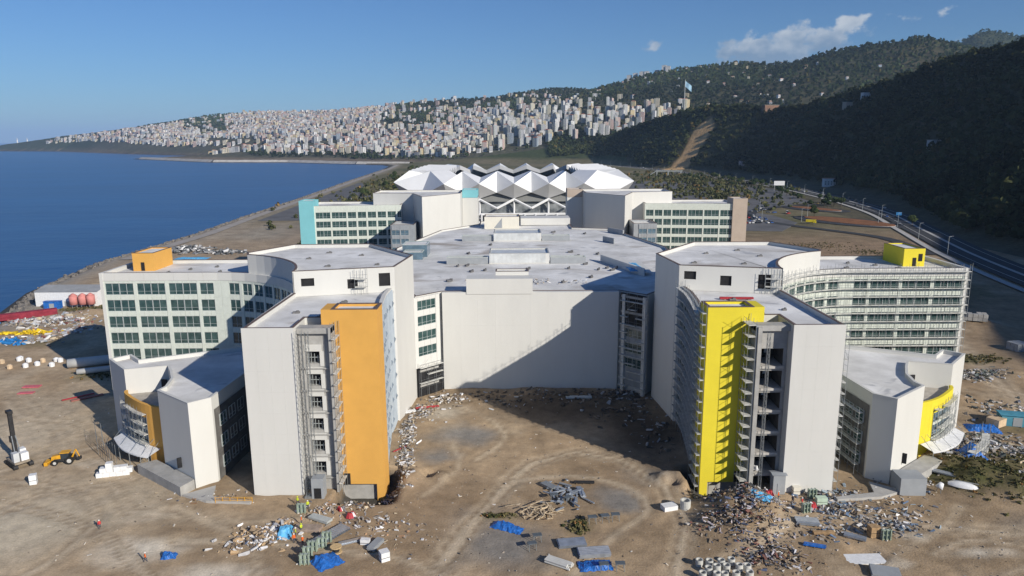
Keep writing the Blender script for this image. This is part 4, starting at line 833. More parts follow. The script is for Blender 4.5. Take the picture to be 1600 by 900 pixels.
# ================================================================== vegetation
def crown_proto(nleaf, rng, core=2, size=.42, squash=.85):
    V = []; F = []
    g = core + 1                                            # lumpy inner ball
    for ax in range(3):
        for sg in (-1, 1):
            k = len(V)
            for i in range(g):
                for j in range(g):
                    p = [0, 0, 0]; p[ax] = sg; p[(ax + 1) % 3] = -1 + 2 * i / core; p[(ax + 2) % 3] = -1 + 2 * j / core; p = np.array(p, float); p /= np.linalg.norm(p)
                    V.append(p * .72 * (1 + .22 * math.sin(9 * p[0] + 5 * p[1]) * math.cos(7 * p[2])))
            for i in range(core):
                for j in range(core): F.append((k + i * g + j, k + (i + 1) * g + j, k + (i + 1) * g + j + 1, k + i * g + j + 1))
    for i in range(nleaf):
        d = rng.normal(size=3); d[2] = abs(d[2]) * .9 - .25; d /= np.linalg.norm(d); c = d * rng.uniform(.72, 1.05)
        nrm = d + rng.normal(size=3) * .45; nrm /= np.linalg.norm(nrm); a = np.cross(nrm, rng.normal(size=3)); a /= np.linalg.norm(a); b = np.cross(nrm, a); s = size * rng.uniform(.6, 1.2); k = len(V)
        V += [c + a * s + nrm * .06, c + b * s * .8, c - a * s - nrm * .1, c - b * s * .9]; F.append((k, k + 1, k + 2, k + 3))
    V = np.array(V); V[:, 2] *= squash; return V, np.array(F)
rng = np.random.RandomState(5)
NEARP = [crown_proto(26, rng, 1) for _ in range(5)]; FARP = [crown_proto(9, rng, 1, .55) for _ in range(4)]
LEAF = col_mat('forest_leaf', .9, .3, .3, .0, 1)
def forest(name, label, pts, rad, protos, tint):
    Vs = []; Fs = []; Cs = []; k = 0
    which = rng.randint(0, len(protos), len(pts))
    for w, (pv, pf) in enumerate(protos):
        idx = np.where(which == w)[0]
        if not len(idx): continue
        a = rng.rand(len(idx)) * 6.28; c, s = np.cos(a)[:, None], np.sin(a)[:, None]; r = rad[idx][:, None]; h = rng.uniform(.9, 1.45, len(idx))[:, None]
        x = (pv[None, :, 0] * c - pv[None, :, 1] * s) * r + pts[idx, 0][:, None]; y = (pv[None, :, 0] * s + pv[None, :, 1] * c) * r + pts[idx, 1][:, None]; z = pv[None, :, 2] * r * h + pts[idx, 2][:, None] + r * .75
        Vs.append(np.stack((x, y, z), -1).reshape(-1, 3)); n = len(pv); Fs.append((pf[None] + (np.arange(len(idx)) * n)[:, None, None]).reshape(-1, 4) + k); k += n * len(idx)
        Cs.append(np.repeat(tint[idx], n, axis=0))
    me = np_mesh(name, np.concatenate(Vs), np.concatenate(Fs), LEAF, False); set_col(me, np.concatenate(Cs))
    return tag(add(name, me), label, 'forest', kind='stuff')
def proj(P):
    z = P[:, 2] - CAMZ; d = P[:, 1] * math.cos(_P) - z * math.sin(_P); u = P[:, 1] * math.sin(_P) + z * math.cos(_P); x2 = 1130 * P[:, 0] / d; y2 = -1130 * u / d
    return 800 + x2 + _roll * y2, 450 + y2 - _roll * x2
def tints(n, lo=(.018, .028, .010), hi=(.062, .070, .026)):
    t = rng.rand(n, 1) ** 1.3; c = np.array(lo) * (1 - t) + np.array(hi) * t; w = rng.rand(n) < .08; c[w] = c[w] * np.array((1.9, 1.25, 1.0)); return c
def jgrid(x0, x1, y0, y1, st):
    X, Y = np.meshgrid(np.arange(x0, x1, st), np.arange(y0, y1, st)); X = X.ravel() + rng.uniform(-.48, .48, X.size) * st; Y = Y.ravel() + rng.uniform(-.48, .48, Y.size) * st; return X, Y
crest = RIDGES[3][0]; cy_ = np.array([p[1] for p in crest])[::-1]; cx_ = np.array([p[0] for p in crest])[::-1]
def hw_x(y): a = np.array(HWY); return np.interp(y, a[:, 1], a[:, 0])
X, Y = jgrid(120, 790, 230, 2850, 10.0); Z = hz(X, Y); P = np.column_stack((X, Y, Z)); px, py = proj(P)
ok = (Z > 2.5) & (X < np.interp(Y, cy_, cx_) + 45) & (px > -60) & (px < 1720) & (poly_d(X, Y, SCAR) + 30 * fbm(X, Y, 40, 3) > 24 + 6 * rng.rand(len(X))) & ((X > hw_x(Y) + 22) | (Y > 2200)) & (rng.rand(len(X)) < .93)
P = P[ok]; tn = tints(len(P)); patch = np.clip(fbm(P[:, 0], P[:, 1], 120, 4) * 3, -.6, .9)[:, None]; tn = tn * (1 + patch) * .75
forest('forest', 'dense dark forest covering the steep hillside above the highway', P, rng.uniform(3.6, 7.2, len(P)), NEARP, tn)
# ================================================================== the city on the slopes
SIL = [(0, 232), (60, 228), (90, 216), (150, 209), (225, 200), (290, 190), (330, 182), (400, 175), (470, 175), (560, 173), (620, 167), (690, 160), (740, 153), (800, 144), (860, 136), (905, 135), (935, 140), (965, 133), (1000, 119), (1040, 110), (1100, 104), (1170, 99), (1250, 98), (1600, 60)]
silx, sily = np.array(SIL).T
def density(px, py):
    s = np.interp(px, silx, sily); d = np.zeros(len(px))
    left = (px > 62) & (px < 720) & (py > s + 1) & (py < 241); d[left] = .95
    d[(px > 285) & (px < 352) & (py < 204) & (py > s)] = .12
    m = (px > 590) & (px < 880) & (py < 246); d[m] = np.where(py[m] > 190, .85, np.where(py[m] > 172, .5, .10))
    m = (px > 600) & (px < 700) & (py > 176) & (py < 198); d[m] = .18
    m = (px > 700) & (px < 1000) & (py <= 160); d[m] = .10
    m = (px >= 860) & (px < 1075) & (py > 160) & (py < 250); d[m] = .42
    m = (px >= 990) & (px < 1500) & (py > 98) & (py < 170); d[m] = .045
    m = (px >= 1030) & (px < 1240) & (py > 148) & (py < 166); d[m] = .16
    return d
X, Y = jgrid(-4700, 2200, 2420, 6300, 25.0); Z = hz(X, Y); P = np.column_stack((X, Y, Z)); px, py = proj(P)
dens = density(px, py); sdc = poly_d(X, Y, COAST); ok = (rng.rand(len(X)) < dens * .8) & (sdc > np.where(px < 470, 110, 200)) & (Z > .3)
gap = fbm(X, Y, 260, 4) > .13; ok &= ~(gap & (rng.rand(len(X)) < .8))
# hidden behind a nearer ridge: march the sight line
def visible(P, top=18):
    v = np.ones(len(P), bool)
    for f in np.linspace(.3, .985, 40):
        q = P * f; q2 = CAMZ + (P[:, 2] + top - CAMZ) * f; v &= ~(hz(q[:, 0], q[:, 1]) > q2 + 2)
    return v
B = P[ok]; B = B[visible(B)]; bx, by = proj(B); nB = len(B)
fl = rng.randint(3, 8, nB); hi = (bx > 760) & (bx < 1075) & (by > 165); fl[hi] = rng.randint(6, 15, hi.sum()); mid = (bx > 380) & (bx < 760); fl[mid] = rng.randint(3, 10, mid.sum()); fl[(bx > 1080) | (by < 150)] = rng.randint(2, 4, ((bx > 1080) | (by < 150)).sum())
bw = rng.uniform(11, 19, nB); bd = rng.uniform(10, 15, nB); brz = rng.normal(0, .45, nB); bh = fl * 3.0 + .8
small = (bx > 1080) | (by < 150); bw[small] *= .72; bd[small] *= .75
WALLC = [('white', (.66, .66, .66)), ('cream', (.62, .57, .45)), ('pale pink', (.58, .44, .40)), ('light grey', (.46, .47, .49)), ('sand yellow', (.60, .50, .30)), ('grey blue', (.34, .40, .47))]
wc = rng.choice(len(WALLC), nB, p=[.42, .2, .12, .13, .07, .06]); rc = rng.rand(nB) < .55
size = bw * bh / (B[:, 1] ** 2); order = np.argsort(-size); big = order[:286]
CM = [M('city_wall_' + n.replace(' ', '_'), c, .85, .08, .02, rand=.08) for n, c in WALLC]; WINM = M('city_window', (.045, .055, .07), .35, .4, .1, .5); TILE = M('roof_tile_red', (.30, .115, .075), .9, .25, .2, rand=.2); FLAT = M('roof_flat_grey', (.33, .32, .31), .9, .2, .1)
_cb = {}
def city_proto(f, tile):
    if (f, tile) in _cb: return _cb[(f, tile)]
    h = f * 3 + .8; b = MB(); b.span(-.5, .5, -.5, .5, -8, h); body = b.mesh('apartment_building', CM[0])
    w = MB()
    for i in range(f):
        for k in range(4):
            x = -.36 + k * .24; w.span(x - .07, x + .07, -.512, -.49, .9 + i * 3, 2.4 + i * 3); w.span(x - .07, x + .07, .49, .512, .9 + i * 3, 2.4 + i * 3)
            if k < 3: y = -.3 + k * .3; w.span(-.51, -.49, y - .08, y + .08, .9 + i * 3, 2.4 + i * 3); w.span(.49, .51, y - .08, y + .08, .9 + i * 3, 2.4 + i * 3)
    wn_ = w.mesh('windows', WINM); bal = MB()
    for i in range(1, f): bal.span(-.52, -.12, -.6, -.48, i * 3 - .1, i * 3 + .75)
    bl = bal.mesh('balconies', OFFW); r = MB()
    if tile: r.add([(-.56, -.56, h), (.56, -.56, h), (.56, .56, h), (-.56, .56, h), (-.2, 0, h + 2.6), (.2, 0, h + 2.6)], ((0, 1, 5, 4), (1, 2, 5), (2, 3, 4, 5), (3, 0, 4), (3, 2, 1, 0))); r = r.mesh('roof', TILE)
    else: r.span(-.53, .53, -.53, .53, h, h + .5); r.span(-.15, .2, -.1, .25, h + .5, h + 2.6); r = r.mesh('roof', FLAT)
    _cb[(f, tile)] = (body, wn_, bl, r); return _cb[(f, tile)]
def district(x, y):
    if x < 330: return 'on the shoreline slope'
    if x < 600: return 'on the dense slope above the bay'
    if x < 860: return 'on the slope behind the stadium'
    if x < 1080: return 'below the green ridge'
    return 'on the upper ridge'
for i in big:
    f = int(fl[i]); kind = 'tower' if f >= 10 else ('block' if f >= 5 else 'house'); nm = {'tower': 'apartment_tower', 'block': 'apartment_block', 'house': 'hillside_house'}[kind]
    tile = bool(rc[i]) and f < 10; body, wn_, bl, rf = city_proto(f, tile)
    m4 = Matrix.Translation((B[i, 0], B[i, 1], B[i, 2] - .5)) @ Matrix.Rotation(brz[i], 4, 'Z') @ Matrix.Diagonal((bw[i], bd[i], 1, 1))
    o = add(nm, body, None, m4); recolor(o, CM[wc[i]])
    lb = '%s %d-storey %s with %s roof %s' % (WALLC[wc[i]][0], f, {'tower': 'apartment tower', 'block': 'apartment block', 'house': 'house'}[kind], 'red tiled' if tile else 'flat', district(bx[i], by[i]))
    tag(o, lb, 'building', lb)
    tag(add('windows', wn_, o, m4), kind='stuff'); add('roof', rf, o, m4)
    if f > 3: tag(add('balconies', bl, o, m4), kind='stuff')
rest = order[286:]
Vs, Fs, Cs = [], [], []; k = 0
qb = np.array([(-.5, -.5, 0), (.5, -.5, 0), (.5, .5, 0), (-.5, .5, 0), (-.5, -.5, 1), (.5, -.5, 1), (.5, .5, 1), (-.5, .5, 1)]); qf = np.array([(4, 5, 6, 7), (0, 1, 5, 4), (1, 2, 6, 5), (2, 3, 7, 6), (3, 0, 4, 7)])
def put_box(c, d, rz, tint):
    global k
    v = qb * np.array(d); cs, sn = math.cos(rz), math.sin(rz); x = v[:, 0] * cs - v[:, 1] * sn + c[0]; y = v[:, 0] * sn + v[:, 1] * cs + c[1]; Vs.append(np.column_stack((x, y, v[:, 2] + c[2]))); Fs.append(qf + k); Cs.append(np.tile(tint, (8, 1))); k += 8
for i in rest:
    w0 = np.array(WALLC[wc[i]][1]) * rng.uniform(.8, 1.08); c, sn = math.cos(brz[i]), math.sin(brz[i]); base = (B[i, 0], B[i, 1], B[i, 2] - 8); put_box(base, (bw[i], bd[i], bh[i] + 8), brz[i], w0)
    rcx = np.array((.28, .12, .085)) * rng.uniform(.7, 1.3) if rc[i] else np.array((.33, .32, .31)); put_box((B[i, 0], B[i, 1], B[i, 2] + bh[i]), (bw[i] * 1.05, bd[i] * 1.05, .5), brz[i], rcx)
    if rc[i]: put_box((B[i, 0], B[i, 1], B[i, 2] + bh[i] + .5), (bw[i] * .6, bd[i] * .6, 1.1), brz[i], rcx)
    for q in range(3):                                       # dark window columns, as recess strips proud of the wall
        xo = (-.32 + .32 * q) * bw[i]; dx, dy = xo * c + (bd[i] * .5 + .02) * sn, xo * sn - (bd[i] * .5 + .02) * c; put_box((B[i, 0] + dx, B[i, 1] + dy, B[i, 2] + 1), (bw[i] * .15, .25, bh[i] - 2), brz[i], np.array((.10, .11, .13)))
    yo = rng.uniform(-.2, .2) * bd[i]; dx, dy = (bw[i] * .5 + .02) * c - yo * sn, (bw[i] * .5 + .02) * sn + yo * c; put_box((B[i, 0] + dx, B[i, 1] + dy, B[i, 2] + 1), (.25, bd[i] * .2, bh[i] - 2), brz[i], np.array((.10, .11, .13)))
me = np_mesh('distant_city', np.concatenate(Vs), np.concatenate(Fs), col_mat('city_stuff', .85, .02, .06, 0, 1)); set_col(me, np.concatenate(Cs)); tag(add('distant_city', me), 'countless small pale houses covering the far slopes', 'city', kind='stuff')
# ---- far woods between and above the houses
X, Y = jgrid(-2700, 3300, 2380, 5600, 22.0); Z = hz(X, Y); P = np.column_stack((X, Y, Z)); px, py = proj(P); dn = density(px, py); sdc = poly_d(X, Y, COAST)
ok = (px > -30) & (px < 1660) & (Z > 1.5) & (sdc > 260) & (rng.rand(len(X)) < np.where(dn > .6, .14, np.where(dn > .3, .5, .9)))
P = P[ok]; P = P[visible(P, 10)]; tn = tints(len(P), (.020, .034, .014), (.05, .065, .026)); tn *= (1 + np.clip(fbm(P[:, 0], P[:, 1], 300, 4) * 2.4, -.5, .8))[:, None]
forest('wooded_ridge', 'dark green woods covering the ridges above the city', P, rng.uniform(4, 9, len(P)), FARP, tn)
# ---- single trees: roadside, car park and seaside
rng2 = random.Random(3)
def tree_proto(i):
    t = thing('broadleaf_tree', 'tree', 'tree', (0, 0, -500)); mb = MB(); mb.tube((0, 0, 0), (.1, .05, 2.4), .22, .15, 6); mb.tube((.1, .05, 2.3), (.9, .3, 4.2), .12, .05, 5); mb.tube((.1, .05, 2.2), (-.7, -.5, 4.0), .12, .05, 5); mb.v = [(x, y, z - 500) for x, y, z in mb.v]; mb.build('trunk', BARK, t)
    v, f = crown_proto(150, rng, 2, .24, .95); v = v * np.array((2.6, 2.6, 2.4)); v[:, 0] += .35 * np.sin(v[:, 2]); v[:, 2] += 4.2; me = np_mesh('crown', v, f, LEAF); set_col(me, np.tile([(.05, .07, .025), (.035, .055, .02), (.075, .08, .03)][i], (len(v), 1))); add('crown', me, t, Matrix.Translation((0, 0, -500)))
    return t
TP = [tree_proto(i) for i in range(3)]; used = [False] * 3
def place_tree(x, y, s, i, label, group):
    m4 = Matrix.Translation((x, y, hz1(x, y) - .1)) @ Matrix.Rotation(rng2.random() * 6.28, 4, 'Z') @ Matrix.Scale(s, 4)
    o = TP[i]
    if used[i]: o = copy_tree(TP[i], m4)
    else:
        used[i] = True; o.matrix_local = m4; WM[o.name] = m4.copy()
    return tag(o, label, 'tree', group)
for x, y, s, lb in ((268, 640, 1.5, 'round green tree standing on the brown roundabout island'), (318, 572, 1.4, 'dark tree at the tip of the roundabout island'), (303, 735, 1.2, 'small tree on the little traffic island'), (292, 700, 1.0, 'shrubby low tree beside the little traffic island'), (176, 640, 2.0, 'spreading dark tree behind the taupe ended block'), (184, 655, 1.7, 'second spreading tree behind the taupe ended block'), (328, 520, 1.3, 'lone tree beside the shaded highway')):
    place_tree(x, y, s, rng2.randint(0, 1), lb, None)
for i in range(46):
    y = rng2.uniform(720, 1350); x = float(hw_x(y)) - rng2.choice((19, 24, 40, 62)) - rng2.uniform(0, 9); place_tree(x, y, rng2.uniform(.9, 1.6), rng2.randint(0, 1), 'small green tree in the planted strip between car park and highway', 'trees lining the stadium car park')
for i in range(40):
    y = rng2.uniform(640, 1750); x = float(np.interp(y, [640, 1750], [-110, -190])) - rng2.uniform(-28, 62) ; place_tree(x, y, rng2.uniform(1.0, 2.0), rng2.randint(0, 2), 'bushy olive tree on the grassy strip between stadium and sea', 'trees on the seaside strip')
# ---- grass and scrub tufts on the seaside strip and round the site
def scrub(name, label, spots, n, r0, r1, lo, hi):
    XY = []
    for cx, cy, rx, ry, w in spots:
        m = int(n * w); XY.append(np.column_stack((rng.normal(cx, rx * .5, m), rng.normal(cy, ry * .5, m))))
    XY = np.concatenate(XY); Z = site(XY[:, 0], XY[:, 1], hz(XY[:, 0], XY[:, 1])); P = np.column_stack((XY, Z - .3)); return forest(name, label, P, rng.uniform(r0, r1, len(P)), FARP, tints(len(P), lo, hi))
scrub('scrub', 'low olive scrub on the open strip by the stadium', [(-130, 900, 60, 300, .5), (-170, 1300, 60, 500, .5), (300, 1200, 90, 300, .5), (250, 900, 60, 150, .2)], 1500, 1.2, 3.4, (.05, .06, .025), (.13, .125, .06))
scrub('weeds', 'patchy green and brown weeds on the building site soil', [(98, 140, 12, 8, .2), (104, 131, 9, 7, .15), (113, 148, 9, 7, .08), (122, 133, 8, 10, .08), (150, 222, 10, 5, .1), (-124, 212, 11, 5, .08), (-181, 300, 14, 5, .14), (12, 121.5, 2, 2.4, .06), (-3, 125.5, 3.5, 1, .04), (200, 470, 26, 16, .25), (226, 440, 22, 14, .25), (160, 300, 8, 6, .08)], 1700, .15, .5, (.04, .05, .018), (.19, .16, .08))
# ================================================================== scaffolding
def scaffold(label, path, z0, z1, lift=2.3, bay=2.4, w=1.0, gap=.35, name='scaffold', deckmat=PLANK, dz0=None, miss=0.0, group=None):
    """path runs left to right as seen from outside; decks are parts, the thin tubes one joined part"""
    P = Path(path); mid = P.at(P.L / 2); t = thing(name, label, 'scaffold', (mid.x, mid.y, z0)); n = max(1, round(P.L / bay)); st = MB()
    inn = Path(P.off(-gap)); out = Path(P.off(-gap - w)); nz_ = int((z1 - z0) / lift)
    for i in range(n + 1):
        for q in (inn, out):
            p = q.at(q.L * i / n); st.tube((p.x, p.y, z0), (p.x, p.y, z1 + random.uniform(.2, 1.2)), .045, .045, 4)
    for k in range(1, nz_ + 1):
        z = z0 + k * lift
        if z > z1: break
        if dz0 is None or z > dz0:
            for i in range(n):
                if random.random() < miss: continue
                a, b = inn.at(inn.L * i / n), inn.at(inn.L * (i + 1) / n); c, d = out.at(out.L * i / n), out.at(out.L * (i + 1) / n); m = MB()
                m.add([(a.x, a.y, z), (b.x, b.y, z), (d.x, d.y, z), (c.x, c.y, z), (a.x, a.y, z - .08), (b.x, b.y, z - .08), (d.x, d.y, z - .14), (c.x, c.y, z - .14)], ((0, 3, 2, 1), (4, 5, 6, 7), (3, 7, 6, 2), (0, 1, 5, 4), (0, 4, 7, 3), (1, 2, 6, 5))); m.build('deck', deckmat, t)
        for i in range(n):
            c, d = out.at(out.L * i / n), out.at(out.L * (i + 1) / n); st.tube((c.x, c.y, z + 1.0), (d.x, d.y, z + 1.0), .035, .035, 3)
            if (i + k) % 4 == 0: st.tube((c.x, c.y, z), (d.x, d.y, z + lift), .03, .03, 3)
    tag(st.build('tubes', STEEL, t), kind='stuff'); return t
XR = lambda u: AX + u
XL = lambda u: AX - u
def lr(pts, s): q = [(AX + s * u, y) for u, y in pts]; return q if s < 0 else q[::-1]
wingpath = [(118.6, 193.7), (100, 193.7), (87.6, 193.7)] + arc(87.6, 164, 29.7, 30, 88, 10)[::-1]
scaffold('long pale decked scaffold covering the windows of the yellow hut wing', lr(wingpath, 1), 11.0, 35.5, 2.31, 2.5, .9, .3, dz0=11.5)
scaffold('dark scaffold climbing the courtyard flank behind the yellow slab', lr([(32.9, 144.5), (33.7, 150), (34.6, 157), (35.3, 165), (35.0, 172)], 1)[::-1][::-1], 0, 36, 2.3, 2.4, .9, .3)
scaffold('narrow scaffold on the courtyard edge of the yellow slab', [(XR(32.5), 144), (XR(32.5), 138.4)], -3, 37.4, 2.3, 2.4, .8, .15)
scaffold('scaffold tower between yellow slab and open concrete floors', [(XR(41.1), 138.2), (XR(41.1), 134.6)], 0, 35, 2.31, 1.8, 1.5, .1)
scaffold('bracket scaffold up the seaward cheek beside the orange slab', [(XL(41.1), 134.6), (XL(41.1), 138.2)], 0, 34.5, 2.31, 1.8, .8, .1)
scaffold('tall scaffold up the outer edge of the white end wall near the weeds', [(XR(57.9), 134.2), (XR(57.9), 146)], 0, 34.5, 2.31, 2.4, .8, .3)
scaffold('scaffold standing before the raw annex wall behind the white end wall', [(XR(66.3), 155), (XR(67.3), 142)], 0, 14, 2.3, 2.4, .9, .4)
ocl = [(95.2, 159.0), (94.3, 157.1), (89.2, 152.1), (85.9, 149.8)]
scaffold('scaffold wrapped round the curved annex glazing under the orange band', lr(ocl, -1), 0, 11.5, 2.3, 2.0, 1.0, .5, miss=.25)
scaffold('scaffold wrapped round the curved annex glazing under the yellow band', lr(ocl, 1), 0, 11.5, 2.3, 2.0, 1.0, .5, miss=.25)
scaffold('low dark scaffold frames sprawling at the foot of the yellow banded annex', lr([(100, 158), (96, 152), (90, 147)], 1), 0, 4.5, 1.8, 1.6, 1.6, 2.6, miss=.4)
scaffold('low dark scaffold frames sprawling at the foot of the orange banded annex', lr([(104, 163), (99, 155), (93, 149)], -1), 0, 3.8, 1.8, 1.8, 1.2, .6, miss=1.0)
scaffold('small scaffold on the tower roof before the middle dark opening, orange side', [(XL(43.5), 169.2), (XL(40.6), 169.8)], 33.9, 39.4, 1.9, 1.4, 1.0, .3)
scaffold('small scaffold on the tower roof before the dark opening, yellow side', [(XR(53.5), 166.9), (XR(57.2), 166.0)], 33.9, 39.4, 1.9, 1.5, 1.0, .3)
scaffold('scaffold bay in the glazed corner slot beside the orange side courtyard', [(-25.9, 189.5), (-20.2, 195.2)], 0, 9, 2.2, 2.4, .8, .5, miss=.3)
scaffold('scaffold bay in the raw corner slot beside the yellow side courtyard', [(30.4, 195.2), (36.2, 189.6)], 0, 28, 2.2, 2.4, .8, .5, miss=.35)
def mast(label, x, y, z1, w=.9):
    t = thing('mast_climber', label, 'hoist', (x, y, 0)); m = MB()
    for dx in (0, w):
        for dy in (0, -w): m.tube((x + dx, y + dy, 0), (x + dx, y + dy, z1), .05, .05, 4)
    z = 0
    while z < z1 - 1:
        m.tube((x, y - w, z), (x + w, y - w, z + 1.2), .035, .035, 3); m.tube((x, y - w, z), (x + w, y - w, z), .035, .035, 3); m.tube((x, y, z), (x, y - w, z + 1.2), .035, .035, 3); m.tube((x + w, y, z), (x + w, y - w, z + 1.2), .035, .035, 3); z += 1.2
    tag(m.build('lattice_mast', STEEL, t), kind='stuff'); m = MB(); m.span(x - .3, x + w + .3, y - w - .3, y + .2, 0, .5); m.build('mast_base', STEEL, t); return t
mast('lattice hoist mast beside the white end wall, orange side', XL(47.2), 133.7, 34.5); mast('second slim lattice mast next to the bay openings, orange side', XL(45.9), 134.6, 34, .6)
mast('slim lattice hoist mast before the open concrete floors, yellow side', XR(43.4), 135.2, 33, .5)
m_ = MB(); m_.span(XL(46.0), XL(43.6), 132.4, 134.6, 0, 4.4); hc = thing('hoist_cabin', 'grey hoist cabin standing at the foot of the lattice mast', 'cabin', (XL(44.8), 133.5, 0)); m_.build('cabin_body', GREYW, hc); m_ = MB(); m_.span(XL(45.5), XL(44.1), 132.34, 132.4, .2, 2.4); m_.build('cabin_door', DARK, hc)
# ================================================================== things on the site
def gz(x, y): return ground_z(x, y)
def obj_thing(name, label, cat, x, y, rz=0.0, group=None, z=None): return thing(name, label, cat, (x, y, gz(x, y) if z is None else z), rz, group)
def loc(root, fn): return fn
def part(root, name, mb, mat, smooth=False):                # mesh given in the thing's own coordinates
    return add(name, mb.mesh(name, mat, smooth), root, wmat(root))
def tarp(label, x, y, w, d, h, rz, mat=TARP, lumps=3, seed=0):
    r = random.Random(seed + int(x * 10)); nx, ny = 18, 14; L = [(r.uniform(-.3, .3) * w, r.uniform(-.3, .3) * d, r.uniform(.25, .45)) for _ in range(lumps)]; V = []; F = []
    for j in range(ny + 1):
        for i in range(nx + 1):
            a, b = (i / nx - .5) * w, (j / ny - .5) * d; e = min(1, min(i, nx - i, j, ny - j) / 3.0); q = max(math.exp(-((a - l[0]) ** 2 + (b - l[1]) ** 2) / (l[2] * max(w, d) * .7) ** 2) for l in L)
            V.append((a + .08 * math.sin(b * 5), b + .1 * math.sin(a * 4), e * h * (.35 + .65 * q) + .10 * r.random() * e + .08 * math.sin(a * 6 + b * 3) + .04))
    for j in range(ny):
        for i in range(nx): k = j * (nx + 1) + i; F.append((k, k + 1, k + nx + 2, k + nx + 1))
    m = MB(); m.add(V, F); o = add('tarpaulin', m.mesh('tarpaulin', mat), None, Matrix.Translation((x, y, gz(x, y))) @ Matrix.Rotation(rz, 4, 'Z')); return tag(o, label, 'tarpaulin')
tarp('small crumpled blue tarpaulin alone on the pale yard', -59.2, 112.5, 2.6, 2.0, .8, .2)
tarp('bright blue tarpaulin over goods beside the white and cardboard waste heap', -41.4, 119.8, 2.4, 4.4, 1.6, .1, TARPL); tarp('blue tarpaulin trailing past the glazing racks and cable drum', -31.6, 110.6, 4.6, 4.4, 1.0, .7)
tarp('long blue tarpaulin roll beside the timber pile', -1.2, 121.2, 6.2, 2.4, .8, -.45); tarp('blue tarpaulin under steel frames by the corrugated sheets', 13.6, 108.9, 5.6, 3.0, .7, .1); tarp('torn light blue tarpaulin on the big debris heap', 46.3, 125.6, 4.6, 2.6, .9, -.6, TARPL)
tarp('blue tarpaulin cover stretched over a boxy stack among the weeds', 99.4, 147.5, 6.4, 5.6, 2.4, .1); tarp('blue tarpaulin spread beside the teal container', 114.5, 165.5, 7.5, 5, 1.0, -.3); tarp('pale blue sheeting stretched on the roof of the podium light well', 39.5, 232, 5, 16, .4, .05, TARPL)
tarp('light blue sheets spread near the shore behind the orange hut wing', -194, 434, 20, 7, .6, 0, TARPL)
bpy.data.objects['tarpaulin.008'].location.z = ZP + .3
def sheet_stack(label, x, y, w, d, n, rz, mat=SHEETM, cor=False, th=.12, name='sheet_stack', pn='sheet', cat='sheets', bearers=True):
    t = obj_thing(name, label, cat, x, y, rz)
    if bearers:
        for k in (-.35, 0, .35): m = MB(); m.box((k * w, 0, .08), (.15, d, .16)); part(t, 'bearer', m, TIMBER)
    for i in range(n):
        m = MB(); ox, oy, a = random.uniform(-.12, .12), random.uniform(-.1, .1), random.uniform(-.03, .03)
        if cor:
            k = max(6, int(d / .25)); V = []
            for j in range(k + 1):
                yy = -d / 2 + d * j / k; zz = .2 + i * th + (.07 if j % 2 else 0); V += [(-w / 2 + ox, yy + oy, zz), (w / 2 + ox, yy + oy, zz)]
            m.add(V, [(2 * j, 2 * j + 1, 2 * j + 3, 2 * j + 2) for j in range(k)])
        else: m.box((ox, oy, .17 + th / 2 + i * th), (w, d, th * .9), a)
        part(t, pn, m, mat)
    return t
sheet_stack('long pack of grey profiled sheets lying beside the workers', -33.0, 118.6, 2.6, 7.6, 4, -.62, cor=True); sheet_stack('grey frame sections lying behind the long profiled sheets', -36.3, 124.2, 4.6, 1.6, 4, -.5, ALU); sheet_stack('weathered brown formwork boards beside the blue tarpaulin', -37.6, 120.8, 4.8, 2.2, 4, -.1, M('formwork', (.34, .27, .22), .9, .3, 1))
sheet_stack('slim bundle of steel studs lying by the white box', -28.6, 116.6, 4.6, .7, 4, .45); sheet_stack('dark grey pack of sheets standing near the white cube', -24.2, 115.4, 1.4, 3.4, 5, -.4, GREYW)
sheet_stack('pack of bluish corrugated sheets beside the weedy pile', 10.2, 115.4, 4.8, 2.6, 5, .12, cor=True); sheet_stack('wider pack of silvery corrugated sheets nearer the steel frames', 13.8, 112.4, 5.4, 2.6, 6, .1, M('zinc', (.5, .52, .55), .4, .2, 1, .5, .5), cor=True)
sheet_stack('steel sections stacked near the steel scrap, parallel to the courtyard', 13.6, 134, 1.0, 3.6, 5, .2); sheet_stack('thin steel angles scattered at the top of the scrap', 7.2, 136.8, 1.6, 3.4, 4, .7, STEEL); sheet_stack('dark steel beams lying behind the scrap', 14.6, 138.4, 4.2, .7, 3, -.05, BLACKM)
sheet_stack('long white panels lying flat on the soil by the right hand track', 59.2, 110.8, 7.0, 3.0, 4, .05, WPLAS); sheet_stack('grey panels at the very edge by the white panels', 60.5, 106.0, 4.4, 3.2, 5, -.3, GREYW); sheet_stack('steel deck sheets piled below the yellow side end wall', 54.0, 121.6, 4.0, 1.8, 6, -.2); sheet_stack('grey stud bundle beside the brown box', 60.6, 116.8, 3.6, 1.0, 4, -.55, SHEETM); sheet_stack('brown timber beams beside the steel deck sheets', 55.8, 118.3, 3.8, .7, 3, .0, TIMBER); sheet_stack('grey sheets lying by the overturned white hull', 89.6, 139.9, 5.6, 1.4, 3, -.7, SHEETM); sheet_stack('blue wrapped roll pack on the soil by the track', 52.4, 114.2, 3.6, .8, 3, -.35, TARP)
sheet_stack('pale sheets lying on the shadowed courtyard floor', 18, 186.2, 7, 1.5, 3, 0, ALU); sheet_stack('pale boards lying at the courtyard foot of the white core wall', -27, 178.6, 3.4, 1.3, 3, .4, WPLAS); sheet_stack('red steel channels beside the courtyard foot of the white core wall', -22.6, 181.6, 6.2, .8, 2, .25, RED, bearers=False); sheet_stack('single red steel channel lying in the lit courtyard', -26, 155.6, 4.4, .35, 1, .9, RED, bearers=False)
